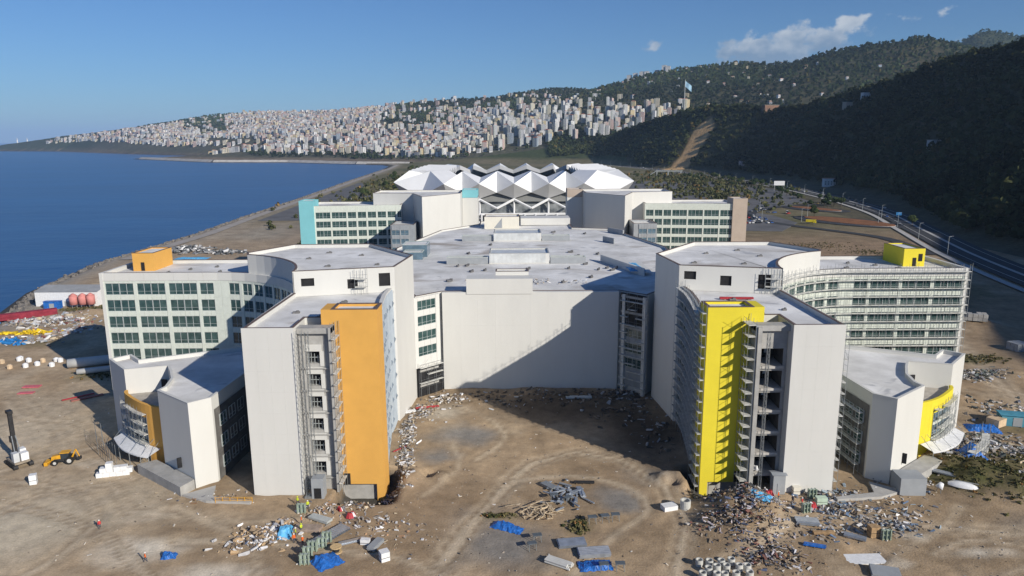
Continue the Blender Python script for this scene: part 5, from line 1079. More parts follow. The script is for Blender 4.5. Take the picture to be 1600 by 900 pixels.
sheet_stack('first bundle of long red bars beyond the annex shadow', -121.5, 192, 8, .7, 2, .75, RED, bearers=False); sheet_stack('second bundle of long red bars beyond the annex shadow', -118.6, 191.4, 8, 1.2, 2, .75, M('rust_red', (.33, .13, .11), .8, .2, 1), bearers=False)
sheet_stack('faded red slab pair on the seaward yard, larger', -140.3, 201, 4.6, 2.0, 2, .1, M('faded_red', (.55, .14, .17), .8, .2, 1)); sheet_stack('faded red slab pair on the seaward yard, smaller', -138.6, 196, 4.2, 1.6, 2, .1, M('faded_red', (.55, .14, .17)))
sheet_stack('long crimson covered stack along the shore yard', -199, 284, 26, 3, 6, .62, M('crimson_cover', (.26, .03, .05), .7, .3, .5), th=.4); sheet_stack('red steel beams piled on the roof beside the dark openings', 51, 160.6, 7.5, .9, 2, -.05, RED, th=.2)
bpy.data.objects[[o.name for o in bpy.data.objects if o.name.startswith('sheet_stack')][-1]].location.z = ZW - .9
def crate(label, x, y, w, d, h, rz, mat=WPLAS, cat='box', name='packing_box', lid=True):
    t = obj_thing(name, label, cat, x, y, rz); m = MB(); m.box((0, 0, h / 2 + .1), (w, d, h)); part(t, 'box_body', m, mat)
    for k in (-.35, .35): m = MB(); m.box((k * w, 0, .05), (.14, d, .12)); part(t, 'skid', m, TIMBER)
    if lid: m = MB(); m.box((0, 0, h + .13), (w * 1.03, d * 1.03, .06)); part(t, 'lid', m, mat); m = MB(); m.box((0, 0, h * .5), (w * 1.012, d * 1.012, .09)); part(t, 'strap', m, BLACKM)
    return t
crate('small white box standing alone by the drilling rig', -100.1, 139.8, 1.3, 1.3, 2.0, .4); crate('white wrapped box beside the steel studs', -26.2, 116.2, 1.6, .9, .9, -.1); crate('white strapped cube box on skids near the grey sheet pack', -22, 111.4, 1.5, 1.5, 1.6, .5); crate('brown cardboard box stack by the glass crates', 64.3, 117.6, 1.7, 1.4, 1.9, .1, TIMBER); crate('white block beside the concrete cylinder near the dug hole', 29.9, 127.4, 2.8, 1.8, .9, .3, WPLAS, lid=False)
crate('mint green box on the soil below the yellow side end wall', 59.9, 129.4, 2.0, 1.2, 1.3, .0, M('mint', (.48, .60, .48), .7, .1, 1)); crate('cream box beside the pallet frames, yellow side', 56.6, 133.4, 1.5, 1.2, 1.5, 0, CREAM); crate('grey steel box standing at the foot of the shaded annex wall', 79.5, 134.5, 5.0, 4.2, 3.6, -.05, GREYW, lid=False)
crate('tan box on the blue sheet by the teal container', 119, 167.6, 3.4, 3, 1.9, .5, M('tan_sacks', (.55, .42, .28), .9, .2, 1), lid=False)
def rack(label, x, y, rz, h=1.9):
    t = obj_thing('glazing_rack', label, 'rack', x, y, rz, None)
    for k in (-.7, 0, .7): m = MB(); m.box((k, 0, h / 2), (.14, .9, h)); part(t, 'upright', m, GREENP)
    for z in (.15, h * .5, h - .1): m = MB(); m.box((0, -.2, z), (1.9, .12, .14)); part(t, 'rail', m, GREENP)
    m = MB(); m.box((0, .12, h * .52), (1.6, .3, h * .9)); part(t, 'glass_pack', m, M('pack_glass', (.35, .42, .40), .3, .2, 1, .5)); return t
for i, (x, y, a, lb) in enumerate(((-35.2, 110.0, .1, 'pale green glazing rack beside the blue tarpaulin, first of the row'), (-35.3, 112.3, .15, 'pale green glazing rack second in the row'), (-35.0, 114.2, .05, 'pale green glazing rack third in the row'), (-33.6, 115.2, .2, 'pale green glazing rack nearest the profiled sheets'), (-33.2, 117.0, .1, 'pale green glazing rack at the end of the row by the sheets'), (-40.6, 127.2, .0, 'pale green glazing rack by the hoist cabin'), (59.2, 132, .1, 'pale green rack below the yellow side end wall'), (55.5, 125.8, .3, 'pale green rack standing by the red sacks'), (66.0, 116.6, 0, 'pale green rack beside the brown boxes'))): rack(lb, x, y, a)
# steel trestles in the middle
def trestle(label, x, y, rz):
    t = obj_thing('steel_trestle', label, 'trestle', x, y, rz)
    for sx_ in (-.6, .6):
        for sy in (-.4, .4): m = MB(); m.tube((sx_ * 1.1, sy * 1.3, 0), (sx_, sy, 1.3), .06, .06, 5); part(t, 'leg', m, STEEL)
    m = MB(); m.box((0, 0, 1.35), (1.6, 1.0, .12)); part(t, 'top_frame', m, M('trestle_grey', (.10, .12, .14), .6, .2, 1)); return t
for x, y, a, lb in ((14.6, 122.6, .1, 'dark steel trestle near the weedy patch'), (17.0, 123.0, .2, 'dark steel trestle in the middle of three by the weeds'), (19.0, 123.4, .1, 'dark steel trestle at the end by the grey patch'), (14.9, 107.6, .1, 'steel trestle on the blue tarpaulin'), (17.6, 107.8, .0, 'steel trestle beside the tarpaulin edge'), (3.2, 114.0, .3, 'dark steel trestle before the corrugated sheets'), (4.2, 116.6, .2, 'dark steel trestle between tarpaulin roll and corrugated sheets'), (8.0, 131.6, .2, 'steel trestle in the scrap, open side'), (10.6, 130.2, .7, 'steel trestle standing askew in the scrap')): trestle(lb, x, y, a)
# concrete rings
def ring_mesh():
    m = MB(); n = 18; V = []
    for z, r in ((0, .62), (1.1, .62), (1.1, .47), (0, .47)):
        for i in range(n): V.append((r * math.cos(6.2832 * i / n), r * math.sin(6.2832 * i / n), z))
    F = []
    for q in range(4):
        for i in range(n): F.append((q * n + i, q * n + (i + 1) % n, ((q + 1) % 4) * n + (i + 1) % n, ((q + 1) % 4) * n + i))
    m.add(V, F); return m.mesh('concrete_ring', M('ring_concrete', (.50, .50, .47), .9, .12, 1))
rm = ring_mesh()
for i in range(14):
    x, y = 31.0 + (i % 5) * 1.75 + random.uniform(-.4, .4) + .6 * (i // 5 % 2), 105.2 + (i // 5) * 1.9 + random.uniform(-.5, .5); o = add('concrete_ring', rm, None, Matrix.Translation((x, y, gz(x, y))) @ Matrix.Rotation(random.uniform(-.08, .08), 4, 'X')); tag(o, 'pale concrete well ring standing upright among others beside the debris heap', 'concrete ring', 'concrete rings by the debris heap')
o = add('concrete_ring', rm, None, Matrix.Translation((33, 127.4, gz(33, 127.4))) @ Matrix.Scale(1.6, 4)); tag(o, 'single large concrete ring beside the white block near the dug hole', 'concrete ring')
# white building blocks on pallets, left yard
t = obj_thing('block_stack', 'stack of white wrapped building blocks on the bare yard', 'blocks', -85.5, 143.6, .28)
for i, (x, z) in enumerate(((-2.6, 0), (-1.3, 0), (0, 0), (1.3, 0), (2.6, 0), (-1.8, 1.05), (-.5, 1.05), (.9, 1.05), (2.2, 1.05), (3.2, .6), (-.6, 2.05))): m = MB(); m.box((x, random.uniform(-.1, .1), z + .5), (1.26, 1.3, 1.0)); part(t, 'block_pack', m, WPLAS)
def blockpile(label, x, y, nx, ny, nz, rz, mat, s=1.0):
    t = obj_thing('block_stack', label, 'blocks', x, y, rz)
    for i in range(nx):
        for j in range(ny):
            for k in range(nz):
                if k == nz - 1 and random.random() < .4: continue
                m = MB(); m.box(((i - nx / 2) * 1.25 * s, (j - ny / 2) * 1.2 * s, (k + .5) * s), (1.15 * s, 1.1 * s, .96 * s), random.uniform(-.08, .08)); part(t, 'block_pack', m, mat)
blockpile('grey block stacks beyond the yellow side wing', 172, 263, 7, 3, 2, -.4, CONC, 1.3); blockpile('grey block stack at the edge of the hill shadow', 170, 233, 4, 3, 2, .2, GREYW, 1.3)
for i, (x, y) in enumerate([(-163 + random.uniform(-3, 3) + k * 1.7, 222 + random.uniform(-4, 4) + (k % 4)) for k in range(13)]):
    m = MB(); m.tube((0, 0, 0), (0, 0, 1.1), .8, .85, 9); m.tube((0, 0, 1.05), (.05, 0, 1.4), .85, .35, 9); o = add('bulk_bag', m.mesh('bulk_bag', WPLAS if i % 4 else M('tan_sacks', (.55, .42, .28))), None, Matrix.Translation((x, y, gz(x, y)))); tag(o, 'white bulk bag standing in the loose cluster on the seaward yard' if i % 4 else 'tan bulk bag standing in the loose cluster on the seaward yard', 'bag', 'white bulk bags on the yard' if i % 4 else 'tan bulk bags on the yard')
# long concrete beams / pipes seaward
for x, y, L_, r_, lb in ((-131, 222.5, 20, 1.5, 'thick pale concrete pipe running into the wing shadow'), (-127.5, 214.5, 13, .9, 'thinner pale concrete pipe beside the thick concrete pipe')):
    t = obj_thing('concrete_pipe', lb, 'pipe', x, y, R(22)); m = MB(); m.tube((-L_ / 2, 0, r_), (L_ / 2, 0, r_), r_, r_, 14); part(t, 'pipe_barrel', m, M('pale_pipe', (.55, .55, .53), .8, .1, .5), True); m = MB(); m.tube((-L_ / 2 - .02, 0, r_), (-L_ / 2 - .2, 0, r_), r_ * .8, r_ * .8, 14); part(t, 'pipe_mouth', m, DARK)
# cable drum, red skip and sacks
t = obj_thing('cable_drum', 'round wooden cable drum beside the blue tarpaulin', 'drum', -30.8, 113.8, .4)
for z in (.05, 1.0): m = MB(); m.tube((0, 0, z), (0, 0, z + .12), 1.0, 1.0, 20); part(t, 'flange', m, M('drum_wood', (.58, .42, .22), .85, .2, 2))
m = MB(); m.tube((0, 0, .1), (0, 0, 1.05), .55, .55, 14); part(t, 'barrel', m, BLACKM)
def redbag(label, x, y, s): 
    t = obj_thing('red_sack_pile', label, 'sacks', x, y, .3)
    for i in range(5): m = MB(); a = random.random() * 6; m.tube((math.cos(a) * .5 * s, math.sin(a) * .5 * s, .05), (math.cos(a) * .3 * s, math.sin(a) * .3 * s, .9 * s), .5 * s, .25 * s, 7); part(t, 'sack', m, RED if i else WPLAS)
redbag('larger red and white sack pile beside the orange slab rubble', -30.8, 125.5, 1.1); redbag('small red sack bundle near the orange slab doorway', -33.4, 128, .8); redbag('red and white sacks below the yellow side end wall', 57.6, 127.6, 1.2); redbag('red sacks by the guard cabin under the open floors', 50.4, 131.9, 1.3)
# heaps of mixed waste: uncountable scraps
def heap(name, label, spots, pal, smin, smax):
    Vs, Fs, Cs = [], [], []; k = 0; cube = np.array([(-1, -1, -1), (1, -1, -1), (1, 1, -1), (-1, 1, -1), (-1, -1, 1), (1, -1, 1), (1, 1, 1), (-1, 1, 1)]) * .5; q = np.array([(0, 3, 2, 1), (4, 5, 6, 7), (0, 1, 5, 4), (1, 2, 6, 5), (2, 3, 7, 6), (3, 0, 4, 7)])
    for cx, cy, rx, ry, hh, n in spots:
        a = rng.normal(0, .5, (n, 2)); X = cx + a[:, 0] * rx; Y = cy + a[:, 1] * ry; rr = np.hypot(a[:, 0], a[:, 1]); Z = site(X, Y, hz(X, Y)) + hh * np.exp(-rr * rr * 2) * rng.rand(n)
        for i in range(n):
            s = rng.uniform(smin, smax); d = np.array((s * rng.uniform(.6, 2.6), s * rng.uniform(.3, 1.0), s * rng.uniform(.08, .6))); M3 = np.array(Matrix.Rotation(rng.rand() * 6.28, 3, 'Z') @ Matrix.Rotation(rng.normal(0, .5), 3, 'X') @ Matrix.Rotation(rng.normal(0, .3), 3, 'Y'))
            Vs.append((cube * d * rng.uniform(.8, 1.2, (8, 3))) @ M3.T + np.array((X[i], Y[i], Z[i] + d[2] * .3))); Fs.append(q + k); k += 8; c = np.array(pal[rng.randint(len(pal))]) * rng.uniform(.6, 1.2); Cs.append(np.tile(c, (8, 1)))
    me = np_mesh(name, np.concatenate(Vs), np.concatenate(Fs), SCRAPM); set_col(me, np.concatenate(Cs)); return tag(add(name, me), label, 'debris', kind='stuff')
SCRAPM = col_mat('scrap', .85, 1.5, .2, 0, 1)
PW = [(.7, .7, .7), (.6, .6, .62), (.42, .38, .34), (.3, .26, .22), (.5, .42, .3), (.2, .2, .22)]; PB = [(.25, .2, .16), (.3, .25, .2), (.32, .27, .21), (.2, .16, .12), (.45, .43, .41), (.15, .13, .12), (.55, .55, .58), (.14, .17, .26), (.36, .25, .15), (.1, .1, .1), (.22, .11, .09), (.5, .45, .48)]
heap('waste_heap', 'heap of white foam and torn cardboard on the yard', [(-45.4, 118.6, 4.6, 3.4, 1.2, 260), (-42.5, 122.6, 2.4, 2, .8, 80), (-49, 116, 4, 3, .3, 50)], [(.75, .75, .76), (.62, .62, .64), (.48, .34, .2), (.4, .3, .2), (.2, .16, .13)], .25, .8)
heap('debris_heap', 'large mixed debris heap of rags, foam, steel and earth below the yellow slab', [(45, 126.5, 7, 6, 2.0, 380), (42.5, 119.5, 8, 5, 1.2, 420), (43.5, 111, 7, 5, .8, 360), (37, 121, 6, 5, .5, 120), (40, 131.5, 4, 4, 1.6, 130)], PB, .14, .55)
heap('rubble_strip', 'white wrapping and rubble strewn along the courtyard foot of the insulated flank', [(-23.6, 147, 1.9, 9, .6, 150), (-24.5, 158, 2.0, 9, .7, 170), (-25.8, 168, 2.2, 9, .7, 170), (-24, 179, 5, 6, .7, 190), (-19, 187, 6, 5, .6, 150), (-25, 139, 3, 4, .7, 80)], PW + [(.33, .27, .2), (.25, .2, .15)], .16, .7)
heap('courtyard_debris', 'scattered dark debris on the shadowed courtyard floor', [(8, 188, 24, 8, .5, 260), (28, 181, 9, 12, .5, 140), (35, 166, 4, 14, .5, 80), (31, 190, 6, 4, 1.0, 120)], [(.16, .13, .10), (.2, .17, .14), (.12, .1, .08), (.4, .4, .4)], .2, .8)
heap('scrap_strip', 'scrap, offcuts and wrapping strewn between yellow side end wall and the track', [(62, 127, 7, 4, .7, 260), (68, 121, 7, 3, .6, 220), (57, 120, 6, 5, .4, 130), (73, 126, 7, 6, .4, 120), (50, 129, 4, 4, .6, 140), (80, 139, 7, 6, .8, 160), (64, 133, 6, 3, .8, 200)], PW + [(.14, .2, .3), (.3, .36, .4), (.25, .2, .15)], .14, .6)
heap('orange_foot_rubble', 'rubble and offcuts in front of the orange slab', [(-31, 131, 5, 4, .5, 130), (-28, 124, 7, 4, .3, 90), (-37, 128, 4, 3, .3, 60), (-22, 119, 7, 5, .2, 60), (-60, 133, 8, 3, .4, 60)], PW + [(.4, .25, .15)], .15, .55)
heap('far_scrap', 'scrap and pallets scattered on the soil behind the yellow banded annex', [(108, 158, 12, 6, .8, 330), (116, 152, 10, 6, .5, 160), (137, 206, 9, 5, 1.6, 330), (112, 136, 9, 8, .4, 140), (109, 192, 12, 8, .5, 140), (98, 150, 7, 5, .6, 200), (126, 178, 16, 8, .4, 120)], PW + [(.1, .12, .12), (.2, .22, .2)], .25, .9)
heap('shore_yard_goods', 'jumble of stored building goods on the shore yard', [(-183, 277, 17, 9, 1.2, 420), (-176, 252, 14, 6, .8, 130), (-166, 262, 10, 6, .6, 90)], PW + [(.3, .13, .11), (.4, .33, .28), (.33, .36, .4), (.45, .45, .47)], .4, 1.4)
heap('shore_rock_heap', 'dark heap of scrap and rock near the shore', [(-212, 466, 18, 12, 3, 300), (-183, 456, 16, 7, 1.6, 180)], [(.1, .11, .12), (.16, .17, .18), (.6, .6, .6), (.25, .25, .26)], .8, 2.2)
heap('yard_pebbles', 'small stones and scraps scattered over the open soil', [(-70, 125, 60, 34, .05, 160), (0, 120, 40, 34, .05, 200), (85, 118, 40, 26, .05, 260), (-120, 175, 40, 50, .05, 160), (130, 175, 34, 60, .1, 220), (5, 150, 30, 34, .05, 120)], [(.55, .5, .43), (.35, .3, .25), (.6, .58, .55), (.2, .17, .14)], .1, .32)
heap('roof_scraps', 'scraps left on the podium roof', [(6, 214, 16, 5, 0, 60)], PW, .2, .7); bpy.data.objects['roof_scraps'].location.z = ZP - .6
for nm, col_, spots in (('yellow_formwork', (.70, .5, .03), [(-181, 261, 11, 1.8, 1.0, 60)]), ('blue_goods', (.03, .2, .5), [(-179, 249, 7, 3, 1.0, 34), (-205, 275, 4, 5, 1.2, 24)])):
    heap(nm, {'yellow_formwork': 'strewn yellow formwork pieces on the shore yard', 'blue_goods': 'blue wrapped goods strewn on the shore yard'}[nm], spots, [col_], .7, 1.6)
# timber pile of single planks
t = obj_thing('timber_pile', 'untidy pile of pale timber planks beside the long blue tarpaulin', 'timber', 5.2, 126.4, 0)
for i in range(46):
    m = MB(); L_ = random.uniform(1.6, 3.6); m.box((0, 0, 0), (L_, .22, .09), 0, 0, Matrix.Translation((random.gauss(0, 1.9), random.gauss(0, 1.2), .15 + random.random() * .9)) @ Matrix.Rotation(random.gauss(.9, .9), 4, 'Z') @ Matrix.Rotation(random.gauss(0, .18), 4, 'Y')); part(t, 'plank', m, M('pale_plank', (.52, .42, .29), .9, .25, 1, rand=.25))
t = obj_thing('steel_scrap_pile', 'pile of bent grey steel sections at the edge of the courtyard shadow', 'steel', 10.6, 132.6, 0)
for i in range(40):
    m = MB(); L_ = random.uniform(1.2, 3.2); m.box((0, 0, 0), (L_, .35, .18), 0, 0, Matrix.Translation((random.gauss(0, 2.2), random.gauss(0, 3.0), .2 + random.random() * .6)) @ Matrix.Rotation(random.gauss(1.2, .8), 4, 'Z') @ Matrix.Rotation(random.gauss(0, .15), 4, 'Y')); part(t, 'section', m, M('grey_section', (.34, .38, .43), .5, .25, 1, .4, .4, rand=.3))
t = obj_thing('pipe_bundle', 'bundle of pale grey pipes lying in front of the corrugated sheets', 'pipes', 7.6, 109.4, -.55)
for i in range(9): m = MB(); m.tube((-2.2, (i % 5) * .42 - .9, .22 + (i // 5) * .4), (2.2 + random.uniform(-.4, .4), (i % 5) * .42 - .9, .22 + (i // 5) * .4), .2, .2, 8); part(t, 'pipe', m, M('pale_pipe', (.55, .55, .53)))
# overturned hull
t = obj_thing('boat_hull', 'overturned white boat hull lying on the soil among weeds', 'boat', 90.8, 134.2, -.5); V = []; F = []; n = 10
for i in range(n + 1):
    s_ = i / n; w = 1.15 * (1 - (2 * abs(s_ - .42)) ** 2.2 * .8)
    for j in range(7): a = math.pi * j / 6; V.append(((s_ - .5) * 6, math.cos(a) * max(.1, w), math.sin(a) * max(.1, w) * .85))
for i in range(n):
    for j in range(6): k = i * 7 + j; F.append((k, k + 7, k + 8, k + 1))
m = MB(); m.add(V, F); part(t, 'hull', m, WPLAS, True); m = MB(); m.box((0, 0, 1.0), (4.5, .12, .12)); part(t, 'keel', m, GREYW)
# ---- site cabin, warehouse, containers, silos
def shed(label, name, x, y, w, d, h, rz, wall, roof, rise=0.8, doors=1, cat='shed'):
    t = obj_thing(name, label, cat, x, y, rz); m = MB(); m.add([(-w / 2, -d / 2, 0), (w / 2, -d / 2, 0), (w / 2, d / 2, 0), (-w / 2, d / 2, 0), (-w / 2, -d / 2, h), (w / 2, -d / 2, h), (w / 2, d / 2, h), (-w / 2, d / 2, h), (-w / 2, 0, h + rise), (w / 2, 0, h + rise)], ((0, 1, 5, 4), (2, 3, 7, 6), (3, 0, 4, 8, 7), (1, 2, 6, 9, 5))); part(t, 'wall', m, wall)
    m = MB(); e = .3; m.add([(-w / 2 - e, -d / 2 - e, h - .05), (w / 2 + e, -d / 2 - e, h - .05), (w / 2 + e, 0, h + rise + .06), (-w / 2 - e, 0, h + rise + .06), (w / 2 + e, d / 2 + e, h - .05), (-w / 2 - e, d / 2 + e, h - .05)], ((0, 1, 2, 3), (3, 2, 4, 5))); part(t, 'roof', m, roof)
    for k in range(doors): m = MB(); m.box((-w / 2 + w * (k + .5) / doors, -d / 2 - .03, 1.2), (min(2, w * .3), .08, 2.2)); part(t, 'door', m, GREYW)
    return t
shed('long white warehouse with grey roof by the shore', 'warehouse', -193, 314, 27, 16, 6.5, 0, WPLAS, M('warehouse_roof', (.30, .31, .32), .7, .15, .3), 1.5, 3, 'warehouse'); shed('blue container parked before the white warehouse', 'container', -196.5, 302, 6.5, 2.6, 3.2, .1, TARP, TARP, .05, 1, 'container')
shed('small grey guard cabin below the open concrete floors', 'site_cabin', 53.0, 134.0, 2.4, 1.8, 4.2, 0, GREYW, GREYW, .1, 1, 'cabin'); shed('teal container beside the blue sheet on the right hand soil', 'container', 124.2, 168.5, 7, 3.4, 2.8, -.25, M('teal_container', (.08, .27, .36), .6, .2, .6), M('teal_container', (.08, .27, .36)), .05, 1, 'container')
shed('white hut beside the parked cars behind the taupe slab', 'hut', 190, 640, 9, 7, 4, .2, WPLAS, WPLAS, .8, 1, 'hut')
for k, x in enumerate((-188.5, -184.5, -181)):
    t = obj_thing('silo', 'pink upright silo tank %s before the white warehouse' % ('nearest the blue container', 'in the middle of three', 'nearest the hospital wing')[k], 'silo', x, 303.5, 0); m = MB(); m.tube((0, 0, 1.4), (0, 0, 5.2), 1.7, 1.7, 14); part(t, 'tank', m, M('silo_pink', (.55, .22, .20), .7, .15, .5), True); m = MB(); m.tube((0, 0, 5.2), (0, 0, 6.2), 1.7, .4, 14); part(t, 'cone', m, M('silo_pink', (.55, .22, .20)), True)
    for a in range(4): m = MB(); m.tube((1.3 * math.cos(a * 1.57), 1.3 * math.sin(a * 1.57), 0), (1.3 * math.cos(a * 1.57), 1.3 * math.sin(a * 1.57), 1.5), .12, .12, 5); part(t, 'leg', m, STEEL)
# yellow site railing at the tower foot
t = obj_thing('guard_railing', 'yellow tubular guard railing at the foot of the orange side tower', 'railing', XL(61), 130.9, 0)
for i in range(6): m = MB(); m.tube((-3.6 + i * 1.45, 0, 0), (-3.6 + i * 1.45, 0, 1.2), .06, .06, 5); part(t, 'post', m, MACHY)
for z in (.5, .85, 1.2): m = MB(); m.tube((-3.7, 0, z), (3.75, 0, z), .05, .05, 5); part(t, 'rail', m, MACHY)
# ================================================================== machines
def wheel(t, x, y, r, w, name='wheel'):
    m = MB(); m.tube((x, y - w / 2, r), (x, y + w / 2, r), r, r, 16); o = part(t, name, m, TYRE); m = MB(); m.tube((x, y - w / 2 - .02, r), (x, y + w / 2 + .02, r), r * .55, r * .55, 12); add('rim', m.mesh('rim', M('rim_grey', (.5, .5, .48), .5)), o, wmat(t)); return o
t = obj_thing('backhoe_loader', 'yellow backhoe loader with black cab on the bare yard', 'loader', -99.7, 149.8, R(14))
m = MB(); m.box((0, 0, 1.0), (4.2, 1.3, .6)); part(t, 'chassis', m, BLACKM); m = MB(); m.add([(-2.4, -.6, 1.2), (-.5, -.6, 1.2), (-.5, .6, 1.2), (-2.4, .6, 1.2), (-2.3, -.5, 1.9), (-.5, -.55, 2.2), (-.5, .55, 2.2), (-2.3, .5, 1.9)], ((0, 3, 2, 1), (4, 5, 6, 7), (0, 1, 5, 4), (1, 2, 6, 5), (2, 3, 7, 6), (3, 0, 4, 7))); part(t, 'engine_hood', m, MACHY)
m = MB(); m.box((.4, 0, 1.9), (1.6, 1.5, 1.3)); cabp = part(t, 'cab', m, M('cab_glass', (.03, .04, .05), .15, .2, 1, .6)); m = MB(); m.box((.4, 0, 2.65), (1.9, 1.7, .16)); add('cab_roof', m.mesh('cab_roof', MACHY), cabp, wmat(t))
for x, r in ((-1.6, .6), (1.3, .85)):
    for y in (-.95, .95): wheel(t, x, y, r, .45)
m = MB(); m.box((-3.4, 0, .5), (.7, 2.2, .8)); part(t, 'bucket', m, MACHY)
for y in (-.7, .7): m = MB(); m.tube((-3.3, y, .6), (-1.2, y, 1.7), .13, .13, 6); part(t, 'loader_arm', m, MACHY)
m = MB(); m.tube((1.6, 0, 1.2), (2.5, 0, 3.0), .2, .15, 6); part(t, 'boom', m, MACHY); m = MB(); m.tube((2.5, 0, 3.0), (3.1, 0, 1.3), .15, .12, 6); part(t, 'dipper_arm', m, MACHY); m = MB(); m.box((3.1, 0, 1.0), (.7, .7, .6)); part(t, 'rear_bucket', m, BLACKM)
t = obj_thing('drilling_rig', 'black crawler drilling rig with tall mast on the pale yard', 'drilling rig', -109.6, 149.5, R(-38))
for y in (-1.5, 1.5):
    m = MB(); m.box((0, y, .55), (5.6, .8, .8)); tr_ = part(t, 'crawler_track', m, TYRE)
    for x in (-2.5, 2.5): q = MB(); q.tube((x, y - .42, .55), (x, y + .42, .55), .52, .52, 12); add('sprocket', q.mesh('sprocket', BLACKM), tr_, wmat(t))
m = MB(); m.box((0, 0, 1.2), (4.6, 3.0, .5)); part(t, 'deck', m, M('muddy_steel', (.28, .24, .19), .9, .2, 1))
m = MB(); m.box((-.6, 1.0, 2.5), (1.6, 1.2, 2.0)); part(t, 'cab', m, WPLAS); m = MB(); m.box((1.2, .7, 2.3), (1.6, 1.5, 1.7)); part(t, 'power_pack', m, WPLAS); m = MB(); m.box((1.2, -.9, 2.4), (1.5, 1.1, 2.2)); part(t, 'tool_locker', m, M('locker_grey', (.5, .52, .54), .6))
m = MB(); m.box((-1.5, 0, 6.4), (.8, .8, 11)); ms = part(t, 'mast', m, BLACKM); q = MB(); q.tube((-2.1, 0, 1.2), (-2.1, 0, 11.5), .22, .22, 8); add('kelly_bar', q.mesh('kelly_bar', BLACKM), ms, wmat(t)); q = MB(); q.box((-1.7, 0, 12), (1.6, 1.0, .7)); add('mast_head', q.mesh('mast_head', BLACKM), ms, wmat(t)); q = MB(); q.box((-2.0, 0, 5.6), (1.0, 1.1, 1.4)); add('rotary_head', q.mesh('rotary_head', BLACKM), ms, wmat(t))
for y in (-.6, .6): m = MB(); m.tube((.6, y, 1.5), (-1.2, y * .6, 6.6), .12, .12, 6); part(t, 'mast_strut', m, STEEL)
t = obj_thing('concrete_mixer', 'small white drum concrete mixer at the foot of the shaded annex', 'mixer', 85.2, 133.6, .4); m = MB(); m.tube((0, 0, 1.0), (.8, 0, 1.9), .75, .4, 12); part(t, 'drum', m, WPLAS, True)
for y in (-.5, .5): m = MB(); m.tube((0, y, 0), (.2, y * .6, 1.2), .06, .06, 5); part(t, 'leg', m, STEEL)
# ================================================================== people
def person_mesh(pose):
    me = bpy.data.meshes.new('person'); J = {'pel': (0, 0, .95), 'spine': (0, .02, 1.2), 'chest': (0, .01, 1.38), 'neck': (0, 0, 1.52), 'head': (0, -.02, 1.66), 'crown': (0, -.01, 1.76)}
    lk = [('pel', 'spine'), ('spine', 'chest'), ('chest', 'neck'), ('neck', 'head'), ('head', 'crown')]; rad = {'pel': .15, 'spine': .14, 'chest': .165, 'neck': .06, 'head': .1, 'crown': .075}
    for s, n in ((-1, 'l'), (1, 'r')):
        st = .16 * s if pose == 1 else 0; J['hip' + n] = (.09 * s, 0, .9); J['kn' + n] = (.1 * s, -.03 + st, .5); J['an' + n] = (.11 * s, .04 + st * 1.6, .08); J['to' + n] = (.12 * s, -.12 + st * 1.6, .04)
        J['sh' + n] = (.19 * s, .01, 1.42); J['el' + n] = (.25 * s, .03 - (.12 if pose == 2 else 0) + st * .6, 1.14); J['wr' + n] = ((.23 if pose != 2 else .12) * s, (-.06 if pose != 2 else -.32), .9 if pose != 2 else 1.16); J['ha' + n] = ((.22 if pose != 2 else .08) * s, (-.09 if pose != 2 else -.41), .8 if pose != 2 else 1.18)
        lk += [('pel', 'hip' + n), ('hip' + n, 'kn' + n), ('kn' + n, 'an' + n), ('an' + n, 'to' + n), ('chest', 'sh' + n), ('sh' + n, 'el' + n), ('el' + n, 'wr' + n), ('wr' + n, 'ha' + n)]
        rad.update({'hip' + n: .105, 'kn' + n: .07, 'an' + n: .052, 'to' + n: .045, 'sh' + n: .075, 'el' + n: .052, 'wr' + n: .038, 'ha' + n: .045})
    ks = list(J); me.from_pydata([J[k] for k in ks], [(ks.index(a), ks.index(b)) for a, b in lk], []); o = bpy.data.objects.new('person', me); col.objects.link(o)
    md = o.modifiers.new('skin', 'SKIN'); sv = me.skin_vertices[0].data
    for i, k in enumerate(ks): sv[i].radius = (rad[k], rad[k] * (.8 if k in ('pel', 'spine', 'chest') else 1)); sv[i].use_root = (k == 'pel')
    o.modifiers.new('sub', 'SUBSURF').levels = 1; dg = bpy.context.evaluated_depsgraph_get(); em = bpy.data.meshes.new_from_object(o.evaluated_get(dg)); bpy.data.objects.remove(o); return em
SKIN = M('skin', (.45, .27, .19), .6, .05, 3); TROU = M('work_trousers', (.05, .06, .09), .9, .2, 3)
VEST = {'orange': M('vest_orange', (.80, .16, .03), .7, .08, 3), 'yellow': M('vest_yellow', (.58, .68, .04), .7, .08, 3), 'dark': M('dark_jacket', (.06, .07, .1), .8, .1, 3), 'red': M('red_jacket', (.55, .05, .05), .8, .1, 3)}
PM = []
for p_ in range(3):
    me = person_mesh(p_); me.materials.clear(); [me.materials.append(x) for x in (VEST['orange'], TROU, SKIN)]
    for f in me.polygons:
        c = f.center; f.material_index = 2 if c.z > 1.53 or (c.z < .86 and abs(c.x) > .19) else (1 if c.z < .92 else 0); f.use_smooth = True
    PM.append(me)
hm_ = MB(); n = 10; V = [(0, 0, .11)]
for j, (r_, z_) in enumerate(((.07, .1), (.12, .05), (.135, -.01), (.17, -.015))):
    V += [(r_ * math.cos(6.2832 * i / n), r_ * 1.1 * math.sin(6.2832 * i / n), z_) for i in range(n)]
F = [(0, 1 + i, 1 + (i + 1) % n) for i in range(n)] + [(1 + j * n + i, 1 + (j + 1) * n + i, 1 + (j + 1) * n + (i + 1) % n, 1 + j * n + (i + 1) % n) for j in range(3) for i in range(n)]
hm_.add(V, F); helm = hm_.mesh('helmet', M('helmet_white', (.75, .75, .72), .4)); helmy = helm.copy(); helmy.materials.clear(); helmy.materials.append(VEST['yellow'])
